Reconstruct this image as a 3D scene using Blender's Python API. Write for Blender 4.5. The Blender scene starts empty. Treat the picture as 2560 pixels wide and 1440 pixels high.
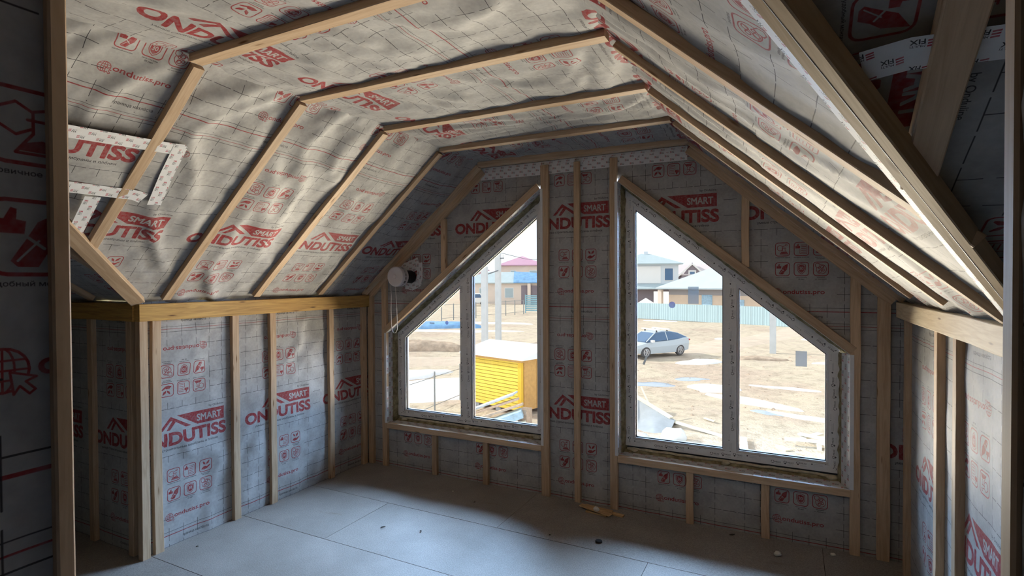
import bpy, bmesh, math, random
import numpy as np
from mathutils import Vector, Matrix

SC = bpy.context.scene
COL = SC.collection
RNG = random.Random(7)

# ------------------------------------------------------------------ camera
cd = bpy.data.cameras.new('camera')
cam = bpy.data.objects.new('camera', cd)
COL.objects.link(cam)
yaw, pit, rol = -0.473, -0.015, -0.005
_f = Vector((math.sin(yaw)*math.cos(pit), math.cos(yaw)*math.cos(pit), math.sin(pit)))
_r = Vector((math.cos(yaw), -math.sin(yaw), 0))
_u = _r.cross(_f)
_R = _r*math.cos(rol) + _u*math.sin(rol)
_U = -_r*math.sin(rol) + _u*math.cos(rol)
M = Matrix((_R, _U, -_f)).transposed().to_4x4()
M.translation = Vector((3.257, -3.623, 1.575))
cam.matrix_world = M
cd.sensor_width = 36.0
cd.lens = 36.0*(1280/0.937)/2560
cd.clip_start = 0.02
cd.clip_end = 1000
SC.camera = cam

# ------------------------------------------------------------------ sky, sun, added fill lamps at the windows, exposure
w = bpy.data.worlds.new('sky'); SC.world = w; w.use_nodes = True
bg = w.node_tree.nodes['Background']
bg.inputs[0].default_value = (0.90, 0.95, 1.0, 1)
bg.inputs[1].default_value = 1.3
sd = bpy.data.lights.new('sun', 'SUN'); sd.energy = 4.4; sd.angle = 0.01; sd.color = (1.0, 0.93, 0.82)
sun = bpy.data.objects.new('sun', sd); COL.objects.link(sun)
sun.rotation_euler = Vector((0.88, 0.05, -0.50)).to_track_quat('-Z', 'Y').to_euler()
sun.location = (-30, 10, 30)

def area(name, loc, aim, sx, sy, watts, col, spread=180):
    l = bpy.data.lights.new(name, 'AREA'); l.shape = 'RECTANGLE'; l.size = sx; l.size_y = sy
    l.energy = watts; l.color = col; l.spread = math.radians(spread)
    o = bpy.data.objects.new(name, l); COL.objects.link(o)
    o.location = loc; o.rotation_euler = Vector(aim).to_track_quat('-Z', 'Y').to_euler()
    o.visible_camera = False
    return o
# added unseen lamps boost the window daylight: cool as sky, warm as ground bounce
SKYC = (0.43, 0.65, 1.0)
GNDC = (1.0, 0.86, 0.66)
area('sky_fill', (-0.8, 2.5, 3.7), (0.0, -0.80, -0.60), 14.0, 5.2, 12600, SKYC)
area('sun_side_fill', (-7.0, 4.6, 2.7), (0.80, -0.60, -0.10), 6.0, 3.6, 10500, (0.46, 0.69, 1.0))  # extra fill added to brighten and cool the right wall
area('ground_fill', (3.1, 2.9, -1.15), (-0.05, -0.66, 0.75), 7.2, 3.4, 3200, GNDC)

vs = SC.view_settings
vs.view_transform = 'Standard'; vs.look = 'None'; vs.gamma = 1.0; vs.exposure = 0.0
vs.use_curve_mapping = False
SC.cycles.use_denoising = True
SC.cycles.max_bounces = 8
SC.cycles.diffuse_bounces = 2
SC.cycles.glossy_bounces = 2
SC.cycles.adaptive_threshold = 0.1
SC.cycles.use_light_tree = False
w.cycles.sampling_method = 'NONE'
SC.cycles.transparent_max_bounces = 12
SC.cycles.sample_clamp_indirect = 4.0
SC.cycles.caustics_reflective = False
SC.cycles.caustics_refractive = False

# ------------------------------------------------------------------ drawing the prints (membrane, tape, profile film)
class Canvas:
    def __init__(s, wm, hm, ppm, nch):
        s.k = ppm*2
        s.W = int(round(wm*ppm))*2; s.H = int(round(hm*ppm))*2
        s.kx = s.W/wm; s.ky = s.H/hm
        s.a = np.zeros((nch, s.H, s.W), np.uint8)
        s.tr = (0, 0, 1)
    def X(s, p):
        ox, oy, sg = s.tr
        p = np.asarray(p, float)
        return np.stack([(ox+sg*p[:, 0])*s.kx, (oy+sg*p[:, 1])*s.ky], 1)
    def box(s, q, pad=1):
        x0 = max(int(q[:, 0].min())-pad, 0); x1 = min(int(q[:, 0].max())+pad+1, s.W)
        y0 = max(int(q[:, 1].min())-pad, 0); y1 = min(int(q[:, 1].max())+pad+1, s.H)
        if x1 <= x0 or y1 <= y0: return None
        X, Y = np.meshgrid(np.arange(x0, x1)+.5, np.arange(y0, y1)+.5)
        return x0, x1, y0, y1, X, Y
    def poly(s, ch, pts, val=1):
        q = s.X(pts); b = s.box(q)
        if b is None: return
        x0, x1, y0, y1, X, Y = b
        ins = np.zeros(X.shape, bool)
        n = len(q)
        for i in range(n):
            ax, ay = q[i]; bx, by = q[(i+1) % n]
            if ay == by: continue
            c = (ay > Y) != (by > Y)
            ins ^= c & (X < (bx-ax)*(Y-ay)/(by-ay)+ax)
        s.a[ch, y0:y1, x0:x1][ins] = val
    def line(s, ch, pts, wd, closed=False, val=1):
        q = s.X(pts); r = wd*s.k/2
        n = len(q)
        for i in range(n if closed else n-1):
            a = q[i]; c = q[(i+1) % n]
            b = s.box(np.array([a, c]), int(r)+2)
            if b is None: continue
            x0, x1, y0, y1, X, Y = b
            d = c-a; L = max(float(d@d), 1e-9)
            t = np.clip(((X-a[0])*d[0]+(Y-a[1])*d[1])/L, 0, 1)
            m = (X-a[0]-t*d[0])**2+(Y-a[1]-t*d[1])**2 <= r*r
            s.a[ch, y0:y1, x0:x1][m] = val
    def ring(s, ch, cx, cy, r, wd, sx=1.0):
        s.line(ch, [(cx+r*sx*math.cos(t), cy+r*math.sin(t)) for t in np.linspace(0, 2*math.pi, 21)[:-1]], wd, True)
    def disc(s, ch, cx, cy, r, val=1):
        s.poly(ch, [(cx+r*math.cos(t), cy+r*math.sin(t)) for t in np.linspace(0, 2*math.pi, 17)[:-1]], val)
    def rbox(s, ch, x0, y0, x1, y1, r, wd):
        p = []
        for cx, cy, t0 in ((x1-r, y1-r, 0), (x0+r, y1-r, 1), (x0+r, y0+r, 2), (x1-r, y0+r, 3)):
            for t in np.linspace(0, 1, 5): p.append((cx+r*math.cos((t0+t)*math.pi/2), cy+r*math.sin((t0+t)*math.pi/2)))
        s.line(ch, p, wd, True)
    def text(s, ch, body, x0, x1, y0, y1, bold=0.0, val=1, ref=None):
        loops = outlines(body)
        allp = np.concatenate(loops); lo, hi = allp.min(0), allp.max(0)
        ylo, yhi = (lo[1], hi[1]) if ref is None else ref
        kx, ky = (x1-x0)/(hi[0]-lo[0]), (y1-y0)/(yhi-ylo)
        Q = [s.X(np.stack([x0+(l[:, 0]-lo[0])*kx, y0+(l[:, 1]-ylo)*ky], 1)) for l in loops]
        B = s.box(np.concatenate(Q), 2)
        if B is None: return
        bx0, bx1, by0, by1 = B[:4]
        wn = np.zeros((by1-by0, bx1-bx0), np.int16)
        for q in Q:
            b = s.box(q)
            if b is None: continue
            u0, u1, v0, v1, X, Y = b
            acc = np.zeros(X.shape, np.int16)
            for i in range(len(q)):
                ax, ay = q[i-1]; cx, cy = q[i]
                if ay == cy: continue
                m = ((ay > Y) != (cy > Y)) & (X < (cx-ax)*(Y-ay)/(cy-ay)+ax)
                acc[m] += 1 if cy > ay else -1
            wn[v0-by0:v1-by0, u0-bx0:u1-bx0] += acc
        s.a[ch, by0:by1, bx0:bx1][wn != 0] = val
        if bold > 0:
            tr = s.tr; s.tr = (0, 0, 1)
            for q in Q: s.line(ch, np.stack([q[:, 0]/s.kx, q[:, 1]/s.ky], 1), 2*bold*min(abs(kx), abs(ky)), True, val)
            s.tr = tr
    def mean(s):
        a = s.a.reshape(s.a.shape[0], s.H//2, 2, s.W//2, 2).astype(np.float32)
        return a.mean((2, 4))

_gl = {}
def outlines(body):
    """closed outlines of a line of text in the built-in font"""
    if body in _gl: return _gl[body]
    c = bpy.data.curves.new('print_text', 'FONT'); c.body = body; c.size = 1
    o = bpy.data.objects.new('print_text', c); COL.objects.link(o)
    dg = bpy.context.evaluated_depsgraph_get()
    cu = o.evaluated_get(dg).to_curve(dg)
    out = []
    for sp in cu.splines:
        bp = sp.bezier_points; n = len(bp); P = []
        for i in range(n):
            a, b = bp[i], bp[(i+1) % n]
            p0, p1, p2, p3 = (np.array(v[:2]) for v in (a.co, a.handle_right, b.handle_left, b.co))
            straight = np.linalg.norm(p0-p1)+np.linalg.norm(p1-p2)+np.linalg.norm(p2-p3) < np.linalg.norm(p3-p0)*1.0005
            for k in range(1 if straight else 4):
                u = k/4; P.append((1-u)**3*p0+3*(1-u)**2*u*p1+3*(1-u)*u*u*p2+u**3*p3)
        if len(P) > 2: out.append(np.array(P))
    o.evaluated_get(dg).to_curve_clear()
    bpy.data.objects.remove(o); bpy.data.curves.remove(c)
    _gl[body] = out
    return out

def to_image(name, chans):
    h, wd = chans[0].shape
    px = np.ones((h, wd, 4), np.float32)
    for i in range(3): px[..., i] = chans[i] if i < len(chans) else 0
    im = bpy.data.images.new(name, wd, h, alpha=False, float_buffer=False)
    im.colorspace_settings.name = 'Non-Color'
    im.pixels.foreach_set(px.ravel()); im.update(); im.pack()
    return im

PS, PT = 0.692, 1.306        # print repeat along and across the roll, metres
def draw_membrane():
    c = Canvas(PS, PT, 1800, 2)
    RED, BLK = 0, 1
    S0 = 0.07
    # dashed grid
    holes = [(S0-.02, .555, S0+.56, .815), (S0+.155, .235, S0+.47, .475), (S0+.115, .855, S0+.44, 1.125), (S0+.18, .145, S0+.475, .20), (S0+.13, 1.15, S0+.42, 1.205)]
    def free(x, y): return not any(a < x < c2 and b < y < d for a, b, c2, d in holes)
    gs, gt = PS/8, .0935
    for k in range(8):
        x = .0095+S0-.0865+gs*k
        for j in range(-1, 14):
            y = .0705+gt*j
            for (ya, yb) in ((y-.037, y+.002), (y, y+.037)):
                if free(x, (ya+yb)/2): c.line(BLK, [(x, ya), (x, yb)], .0023)
    for j in range(1, 13):
        y = .0705+gt*j
        for k in range(9):
            x = .0095+S0-.0865+gs*k
            for (xa, xb) in ((x-.037, x+.002), (x, x+.037)):
                if free((xa+xb)/2, y): c.line(BLK, [(xa, y), (xb, y)], .0023)
    c.line(RED, [(-.1, .066), (PS+.1, .066)], .0048)
    c.line(BLK, [(-.1, .086), (PS+.1, .086)], .0022)
    c.line(BLK, [(-.1, 1.276), (PS+.1, 1.276)], .0022)
    c.line(RED, [(-.1, 1.293), (PS+.1, 1.293)], .0026)
    c.line(BLK, [(-.1, .0012), (PS+.1, .0012)], .0016)
    c.tr = (S0, 0, 1)
    c.text(BLK, 'граница нахлёста', .265, .42, .030, .045, .012, ref=(0.0, .73))
    # logo
    c.text(RED, 'ONDUTISS', 0, .547, .600, .672, .045)
    c.poly(RED, [(.129, .693), (.199, .769), (.323, .692), (.288, .691), (.228, .733), (.193, .690), (.172, .690), (.209, .742), (.198, .742), (.151, .693)])
    c.poly(RED, [(.235, .770), (.538, .770), (.538, .690), (.362, .690)])
    c.text(RED, 'SMART', .361, .516, .708, .749, .03, val=0)
    c.text(BLK, 'by Onduline', .437, .535, .780, .797, .008)
    c.text(BLK, 'умные строительные мембраны и плёнки', .075, .492, .566, .585, .010)
    caps = [['первичное сырьё'], ['контроль качества'], ['экологичный', 'материал'], ['удобный монтаж'], ['срок службы', '30 лет'], ['защищено', 'от бактерий']]
    def icon(k, x0, y0, sz):
        wl = .0042
        c.rbox(RED, x0, y0, x0+sz, y0+sz, .015, wl)
        P = lambda pts: [(x0+sz*a, y0+sz*b) for a, b in pts]
        thumb = [(.08, .55), (.08, .74), (.17, .74), (.25, .90), (.32, .88), (.31, .74), (.42, .72), (.40, .55)]
        if k == 0:
            c.line(RED, P([(.33+.22*math.cos(t), .60+.22*math.sin(t)) for t in np.linspace(.52, .52+2*math.pi, 7)[:-1]]), .003, True)
            c.line(RED, P([(.52, .72), (.70, .78)]), .003); c.ring(RED, x0+sz*.76, y0+sz*.82, .005, .0025)
            c.poly(RED, P([(.50, .58), (.50, .42), (.30, .12), (.92, .12), (.70, .42), (.70, .58)]), 0)
            c.line(RED, P([(.46, .60), (.74, .60)]), .003)
            c.line(RED, P([(.52, .58), (.52, .42), (.32, .14), (.90, .14), (.68, .42), (.68, .58)]), .003)
            c.poly(RED, P([(.43, .28), (.36, .17), (.86, .17), (.77, .30), (.62, .34)]))
        elif k == 1:
            c.line(RED, P([(.40, .15), (.88, .15), (.88, .80), (.46, .80)]), .0025); c.line(RED, P([(.40, .15), (.40, .50)]), .0025)
            for b in (.26, .40, .54, .67): c.line(RED, P([(.50, b), (.80, b)]), .0028)
            c.poly(RED, P(thumb))
        elif k == 2:
            c.poly(RED, P([(.14, .22), (.30, .40), (.52, .42), (.60, .36), (.88, .50), (.90, .42), (.62, .18), (.40, .14)]))
            c.poly(RED, P([(.50, .52), (.46, .70), (.30, .84), (.24, .82), (.30, .62)])); c.poly(RED, P([(.54, .52), (.58, .72), (.76, .86), (.84, .84), (.76, .62)]))
        elif k == 3:
            c.poly(RED, P(thumb))
            c.poly(RED, P([(.90, .94), (.55, .72), (.42, .48), (.24, .18), (.32, .10), (.55, .10), (.66, .30), (.82, .48)]))
            c.line(RED, P([(.32, .18), (.56, .46)]), .002, val=0); c.line(RED, P([(.44, .50), (.62, .36)]), .003, val=0)
        elif k == 4:
            sh = [(.50, .90), (.78, .80), (.78, .45), (.68, .25), (.50, .12), (.32, .25), (.22, .45), (.22, .80)]
            c.line(RED, P(sh), .003, True); c.poly(RED, P([(.5+(a-.5)*.78, .52+(b-.52)*.78) for a, b in sh]))
            c.text(RED, '30', x0+sz*.36, x0+sz*.64, y0+sz*.42, y0+sz*.66, .02, val=0)
        else:
            c.ring(RED, x0+sz*.54, y0+sz*.46, sz*.34, .003)
            for a, b, r in ((.46, .32, .10), (.66, .40, .08), (.58, .64, .10), (.40, .56, .06)): c.ring(RED, x0+sz*a, y0+sz*b, sz*r, .003)
            c.line(RED, P([(.34, .26), (.74, .72)]), .003)
            c.poly(RED, P([(.28, .94), (.46, .86), (.44, .66), (.28, .54), (.12, .66), (.10, .86)]), 0)
            c.line(RED, P([(.28, .92), (.44, .85), (.42, .67), (.28, .57), (.14, .67), (.12, .85)]), .003, True)
        ls = caps[k]
        for i, tx in enumerate(ls):
            wd = .0052*len(tx)
            wd = min(wd, .078)
            c.text(BLK, tx, x0+sz/2-wd/2, x0+sz/2+wd/2, y0-.0135-.0105*i, y0-.0065-.0105*i, .02)
    def block(x, y):
        for k in range(6): icon(k, x+.099*(k % 3), y-.113*(k//3), .075)
        gx, gy = x+.010, y-.209
        c.ring(RED, gx, gy, .022, .0028); c.ring(RED, gx, gy, .022, .0022, .45)
        c.line(RED, [(gx, gy-.022), (gx, gy+.022)], .0022)
        for b, hw in ((0, .022), (.010, .019), (-.010, .019)): c.line(RED, [(gx-hw, gy+b), (gx+hw, gy+b)], .0022)
        ar = [(gx+.006, gy-.002), (gx+.028, gy-.009), (gx+.019, gy-.013), (gx+.027, gy-.022), (gx+.022, gy-.026), (gx+.014, gy-.017), (gx+.009, gy-.025)]
        c.poly(RED, ar, 0); c.line(RED, ar, .0024, True)
        c.text(RED, 'ondutiss.pro', x+.040, x+.255, gy-.014, gy+.018, .022, ref=(-.20, .74))
    c.tr = (S0, 0, 1); block(.175, .381)
    c.tr = (S0+.552, 1.35, -1); block(.138, .381)
    return c.mean()

def draw_tape():
    c = Canvas(.084, .060, 4000, 2)
    for ox, oy in ((.004, .034), (-.038, .004), (.046, .004)):
        c.tr = (ox, oy, 1)
        for j in range(3): c.poly(0, [(.0, .004+.0058*j), (.012, .0058+.0058*j), (.012, .0094+.0058*j), (.0, .0076+.0058*j)])
        c.text(1, 'FIX', .015, .034, .003, .0135, .022)
        c.text(1, 'MULTI', .015, .034, .0155, .0205, .008)
    return c.mean()

def draw_film():
    c = Canvas(.36, .066, 3500, 2)
    def tiny(x0, x1, y):          # small print too fine to read
        x = x0
        while x < x1: c.line(0, [(x, y), (min(x+.0018, x1), y+.0006)], .0022); x += .0036
    def mark(x, y, n):
        c.tr = (x, y, 1)
        for t in (0.5, 2.6, 4.7):
            c.line(1, [(.008*math.cos(t+a), .008*math.sin(t+a)) for a in np.linspace(-.7, .7, 6)], .0030)
        if n: c.poly(1, [(-.003, -.002), (.003, -.002), (.003, -.012), (-.003, -.012)])
        c.text(1, 'MELKE', .013, .046, -.004, .005, .01)
        tiny(.013, .044, -.010); tiny(.013, .046, -.016)
    mark(.03, .022, 0); mark(.10, .026, 1); mark(.17, .032, 1)
    c.tr = (0, 0, 1)
    c.disc(1, .245, .036, .0045); tiny(.257, .300, .037); tiny(.257, .302, .029)
    c.disc(1, .318, .044, .0025); tiny(.326, .357, .043)
    return c.mean()

IM_MEM = to_image('membrane_print', draw_membrane())
IM_TAPE = to_image('tape_print', draw_tape())
IM_FILM = to_image('film_print', draw_film())

# ------------------------------------------------------------------ materials
MATS = {}
def newmat(name):
    m = bpy.data.materials.new(name); m.use_nodes = True
    MATS[name] = m
    nt = m.node_tree
    return m, nt, nt.nodes['Principled BSDF'], nt.nodes, nt.links
def ramp(N, pts):
    r = N.new('ShaderNodeValToRGB'); e = r.color_ramp.elements
    while len(e) < len(pts): e.new(0.5)
    for i, (p, c) in enumerate(pts): e[i].position = p; e[i].color = (*c, 1)
    return r
def noise(N, L, vec, scale, detail=4, rough=.55, dist=0.0):
    n = N.new('ShaderNodeTexNoise'); n.inputs['Scale'].default_value = scale; n.inputs['Detail'].default_value = detail
    n.inputs['Roughness'].default_value = rough; n.inputs['Distortion'].default_value = dist
    if vec is not None: L.new(vec, n.inputs['Vector'])
    return n
def mapping(N, L, src, scale, loc=None):
    mp = N.new('ShaderNodeMapping'); mp.inputs['Scale'].default_value = scale
    L.new(src, mp.inputs['Vector'])
    if loc is not None: L.new(loc, mp.inputs['Location'])
    return mp
def bump(N, L, b, h, strength, dist):
    n = N.new('ShaderNodeBump'); n.inputs['Strength'].default_value = strength; n.inputs['Distance'].default_value = dist
    L.new(h, n.inputs['Height']); L.new(n.outputs[0], b.inputs['Normal']); return n
def mixc(N, L, fac, a, b, mode='MIX'):
    m = N.new('ShaderNodeMix'); m.data_type = 'RGBA'; m.blend_type = mode
    for sock, v in ((m.inputs[0], fac), (m.inputs[6], a), (m.inputs[7], b)):
        if isinstance(v, (int, float)): sock.default_value = v
        elif isinstance(v, tuple): sock.default_value = (*v, 1)
        else: L.new(v, sock)
    return m.outputs[2]
def plain(name, col, rough=.6, spec=.3, metal=0.0, var=.0, scale=6.0, bmp=0.0):
    m, nt, b, N, L = newmat(name)
    b.inputs['Roughness'].default_value = rough; b.inputs['Specular IOR Level'].default_value = spec; b.inputs['Metallic'].default_value = metal
    if var > 0:
        tc = N.new('ShaderNodeTexCoord')
        n = noise(N, L, tc.outputs['Object'], scale)
        r = ramp(N, [(.3, tuple(v*(1-var) for v in col)), (.7, tuple(min(1, v*(1+var)) for v in col))])
        L.new(n.outputs['Fac'], r.inputs[0]); L.new(r.outputs[0], b.inputs['Base Color'])
        if bmp: bump(N, L, b, n.outputs['Fac'], .6, bmp)
    else: b.inputs['Base Color'].default_value = (*col, 1)
    return m

def printed(name, img, base_a, base_b, red, blk, kr=.85, kb=.85, rough=.5, spec=.35, wrinkle=.004):
    m, nt, b, N, L = newmat(name)
    tc = N.new('ShaderNodeTexCoord')
    n1 = noise(N, L, tc.outputs['Object'], 9, 3, .6)
    n2 = noise(N, L, tc.outputs['Object'], 70, 2, .6)
    r = ramp(N, [(.32, base_a), (.68, base_b)])
    ad = N.new('ShaderNodeMath'); ad.operation = 'MULTIPLY_ADD'; L.new(n2.outputs['Fac'], ad.inputs[0]); ad.inputs[1].default_value = .35
    sb = N.new('ShaderNodeMath'); sb.operation = 'MULTIPLY_ADD'; L.new(n1.outputs['Fac'], sb.inputs[0]); sb.inputs[1].default_value = .75; sb.inputs[2].default_value = -.05
    L.new(sb.outputs[0], ad.inputs[2]); L.new(ad.outputs[0], r.inputs[0])
    it = N.new('ShaderNodeTexImage'); it.image = img; it.extension = 'REPEAT'; it.interpolation = 'Linear'
    L.new(tc.outputs['UV'], it.inputs[0])
    sp = N.new('ShaderNodeSeparateColor'); L.new(it.outputs[0], sp.inputs[0])
    wr = ramp(N, [(.25, (kr*.72,)*3), (.6, (kr,)*3)]); L.new(n2.outputs['Fac'], wr.inputs[0])
    mr = N.new('ShaderNodeMath'); mr.operation = 'MULTIPLY'; L.new(sp.outputs[0], mr.inputs[0]); L.new(wr.outputs[0], mr.inputs[1])
    mb = N.new('ShaderNodeMath'); mb.operation = 'MULTIPLY'; L.new(sp.outputs[1], mb.inputs[0]); mb.inputs[1].default_value = kb
    c1 = mixc(N, L, mr.outputs[0], r.outputs[0], red)
    c2 = mixc(N, L, mb.outputs[0], c1, blk)
    L.new(c2, b.inputs['Base Color'])
    b.inputs['Roughness'].default_value = rough; b.inputs['Specular IOR Level'].default_value = spec
    return m
MEM = printed('membrane', IM_MEM, (.31, .30, .29), (.45, .44, .425), (.27, .013, .018), (.025, .022, .026), .95, .92, .6, .16)
TAPE = printed('tape', IM_TAPE, (.72, .72, .73), (.80, .80, .81), (.40, .02, .04), (.015, .015, .02), .97, .97, .5, .25, .0015)
FILM = printed('profile_film', IM_FILM, (.74, .73, .72), (.82, .81, .80), (.45, .45, .46), (.02, .02, .025), .8, .95, .4, .4, 0)

def wood(name, light, dark, knot=(.20, .10, .04), gloss=.6):
    m, nt, b, N, L = newmat(name)
    tc = N.new('ShaderNodeTexCoord'); oi = N.new('ShaderNodeObjectInfo')
    rv = N.new('ShaderNodeMath'); rv.operation = 'MULTIPLY'; L.new(oi.outputs['Random'], rv.inputs[0]); rv.inputs[1].default_value = 40
    mp = mapping(N, L, tc.outputs['UV'], (2.2, 34, 1), None)
    cb = N.new('ShaderNodeCombineXYZ'); L.new(rv.outputs[0], cb.inputs[0]); L.new(rv.outputs[0], cb.inputs[1]); L.new(cb.outputs[0], mp.inputs['Location'])
    n = noise(N, L, mp.outputs[0], 1.4, 4, .62, 1.2)
    r = ramp(N, [(.28, dark), (.62, light)])
    L.new(n.outputs['Fac'], r.inputs[0])
    mp2 = mapping(N, L, tc.outputs['UV'], (3.4, 20, 1)); L.new(cb.outputs[0], mp2.inputs['Location'])
    v = N.new('ShaderNodeTexVoronoi'); v.inputs['Scale'].default_value = 1.0; L.new(mp2.outputs[0], v.inputs['Vector'])
    kr = ramp(N, [(.045, (1, 1, 1)), (.12, (0, 0, 0))]); L.new(v.outputs['Distance'], kr.inputs[0])
    c1 = mixc(N, L, kr.outputs[0], r.outputs[0], knot)
    # each stick a little lighter or darker
    hv = N.new('ShaderNodeHueSaturation'); L.new(c1, hv.inputs['Color'])
    ma = N.new('ShaderNodeMath'); ma.operation = 'MULTIPLY_ADD'; L.new(oi.outputs['Random'], ma.inputs[0]); ma.inputs[1].default_value = .35; ma.inputs[2].default_value = .82
    L.new(ma.outputs[0], hv.inputs['Value'])
    L.new(hv.outputs[0], b.inputs['Base Color'])
    b.inputs['Roughness'].default_value = gloss; b.inputs['Specular IOR Level'].default_value = .25
    return m
PINE = wood('pine_batten', (.60, .43, .28), (.43, .285, .17))
BEAM = wood('yellow_beam', (.58, .35, .11), (.32, .17, .05), (.12, .05, .02))
BEAMR = wood('pale_beam', (.76, .62, .42), (.58, .43, .25))
VALLEY = wood('valley_board', (.56, .40, .24), (.40, .27, .15))
SCRAP = wood('scrap_wood', (.70, .46, .24), (.45, .26, .12))

# ------------------------------------------------------------------ mesh helpers
def link(o, parent=None):
    COL.objects.link(o)
    if parent is not None: o.parent = parent
    return o
def tag(o, label=None, cat=None, group=None, kind=None):
    if label: o['label'] = label
    if cat: o['category'] = cat
    if group: o['group'] = group
    if kind: o['kind'] = kind
    return o
def empty(name, loc, rz=0.0, parent=None):
    o = bpy.data.objects.new(name, None); o.empty_display_size = .1
    o.location = loc; o.rotation_euler = (0, 0, rz)
    return link(o, parent)
def mesh(name, verts, faces, mat, parent=None, uvs=None, smooth=False, center=True):
    verts = [tuple(map(float, v)) for v in verts]
    if center:
        a = np.array(verts); c = (a.min(0)+a.max(0))/2
        verts = (a-c).tolist()
    me = bpy.data.meshes.new(name); me.from_pydata(verts, [], faces)
    if uvs is not None:
        uv = me.uv_layers.new(name='UVMap')
        for p in me.polygons:
            for li in p.loop_indices:
                q = uvs[li] if len(uvs) == len(me.loops) else uvs[me.loops[li].vertex_index]
                uv.data[li].uv = (float(q[0]), float(q[1]))
    me.materials.append(mat if not isinstance(mat, str) else MATS[mat])
    if smooth: me.shade_smooth()
    o = bpy.data.objects.new(name, me)
    if center: o.location = c.tolist()
    return link(o, parent)
class MB:
    """collects boxes, prisms, tubes and lathes for ONE mesh object"""
    def __init__(s): s.v = []; s.f = []
    def add(s, v, f):
        n = len(s.v); s.v += [tuple(map(float, p)) for p in v]; s.f += [tuple(n+i for i in q) for q in f]; return s
    def box(s, x0, x1, y0, y1, z0, z1):
        return s.add([(x, y, z) for x in (x0, x1) for y in (y0, y1) for z in (z0, z1)],
                     [(0, 1, 3, 2), (4, 6, 7, 5), (0, 4, 5, 1), (2, 3, 7, 6), (0, 2, 6, 4), (1, 5, 7, 3)])
    def prism(s, poly, d):
        n = len(poly); d = Vector(d); top = [tuple(Vector(p)+d) for p in poly]
        return s.add(list(poly)+top, [tuple(range(n))[::-1], tuple(range(n, 2*n))]+[(i, (i+1) % n, n+(i+1) % n, n+i) for i in range(n)])
    def tube(s, pts, r, n=6, cap=True):
        pts = [Vector(p) for p in pts]; rs = r if isinstance(r, (list, tuple)) else [r]*len(pts)
        V = []; F = []
        for i, p in enumerate(pts):
            d = (pts[min(i+1, len(pts)-1)]-pts[max(i-1, 0)]).normalized()
            a = d.orthogonal().normalized() if i == 0 else (pa-d*pa.dot(d)).normalized()
            pa = a; b = d.cross(a)
            for k in range(n):
                t = 2*math.pi*k/n; V.append(p+(a*math.cos(t)+b*math.sin(t))*rs[i])
        for i in range(len(pts)-1):
            for k in range(n): F.append((i*n+k, i*n+(k+1) % n, (i+1)*n+(k+1) % n, (i+1)*n+k))
        if cap: F += [tuple(range(n))[::-1], tuple(range((len(pts)-1)*n, len(pts)*n))]
        return s.add(V, F)
    def beam(s, a, b, w, h, up=(0, 0, 1)):
        a = Vector(a); b = Vector(b); d = (b-a).normalized(); sd = d.cross(Vector(up)).normalized(); u = sd.cross(d)
        V = [p+sd*(w/2*i)+u*(h/2*j) for p in (a, b) for i, j in ((-1, -1), (1, -1), (1, 1), (-1, 1))]
        return s.add(V, [(3, 2, 1, 0), (4, 5, 6, 7), (0, 1, 5, 4), (1, 2, 6, 5), (2, 3, 7, 6), (3, 0, 4, 7)])
    def build(s, name, mat, parent=None, smooth=False, uv=None, center=True):
        o = mesh(name, s.v, s.f, mat, parent, smooth=smooth, center=center)
        if uv: boxuv(o)
        return o
def boxuv(o):
    me = o.data; uv = me.uv_layers.new(name='UVMap')
    for p in me.polygons:
        n = p.normal; ax = max(range(3), key=lambda i: abs(n[i]))
        i, j = [k for k in range(3) if k != ax]
        for li in p.loop_indices:
            co = me.vertices[me.loops[li].vertex_index].co; uv.data[li].uv = (co[i], co[j])

def batten(name, parent, p0, p1, wd, th, front, mat=None, wob=.0018, bow=0.0):
    """sawn stick: p0-p1 is the middle of the face turned to the room, front its normal"""
    p0 = Vector(p0); p1 = Vector(p1); L = (p1-p0).length; d = (p1-p0)/L; fr = Vector(front).normalized()
    fr = (fr-d*fr.dot(d)).normalized(); sd = d.cross(fr)
    n = max(2, int(L/.22)); c = .0022
    sec = [(-wd/2+c, 0), (wd/2-c, 0), (wd/2, -c), (wd/2, -th+c), (wd/2-c, -th), (-wd/2+c, -th), (-wd/2, -th+c), (-wd/2, -c)]
    per = [0]
    for i in range(8):
        a, b = sec[i], sec[(i+1) % 8]; per.append(per[-1]+math.hypot(a[0]-b[0], a[1]-b[1]))
    V = []; U = []; F = []
    sh = 0.0
    for i in range(n+1):
        t = i/n
        sh = bow*math.sin(math.pi*t)+RNG.uniform(-wob, wob)*(0 < i < n)
        e = RNG.uniform(-wob, wob)*.7
        for k, (a, b) in enumerate(sec):
            V.append(p0+d*(L*t)+sd*(a+sh+(e if a > 0 else 0))+fr*(b+(RNG.uniform(-wob, wob)*.3 if b > -.01 else 0)))
    faces = []; uvs = []
    for i in range(n):
        for k in range(8):
            k2 = (k+1) % 8
            faces.append((i*8+k, i*8+k2, (i+1)*8+k2, (i+1)*8+k))
            u0, u1 = L*i/n, L*(i+1)/n
            uvs += [(u0, per[k]), (u0, per[k+1]), (u1, per[k+1]), (u1, per[k])]
    faces.append(tuple(range(8))[::-1]); uvs += [(sec[k][1], sec[k][0]) for k in range(7, -1, -1)]
    faces.append(tuple(range(n*8, n*8+8))); uvs += [(sec[k][1], sec[k][0]) for k in range(8)]
    return mesh(name, V, faces, mat or PINE, parent, uvs=uvs)

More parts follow.
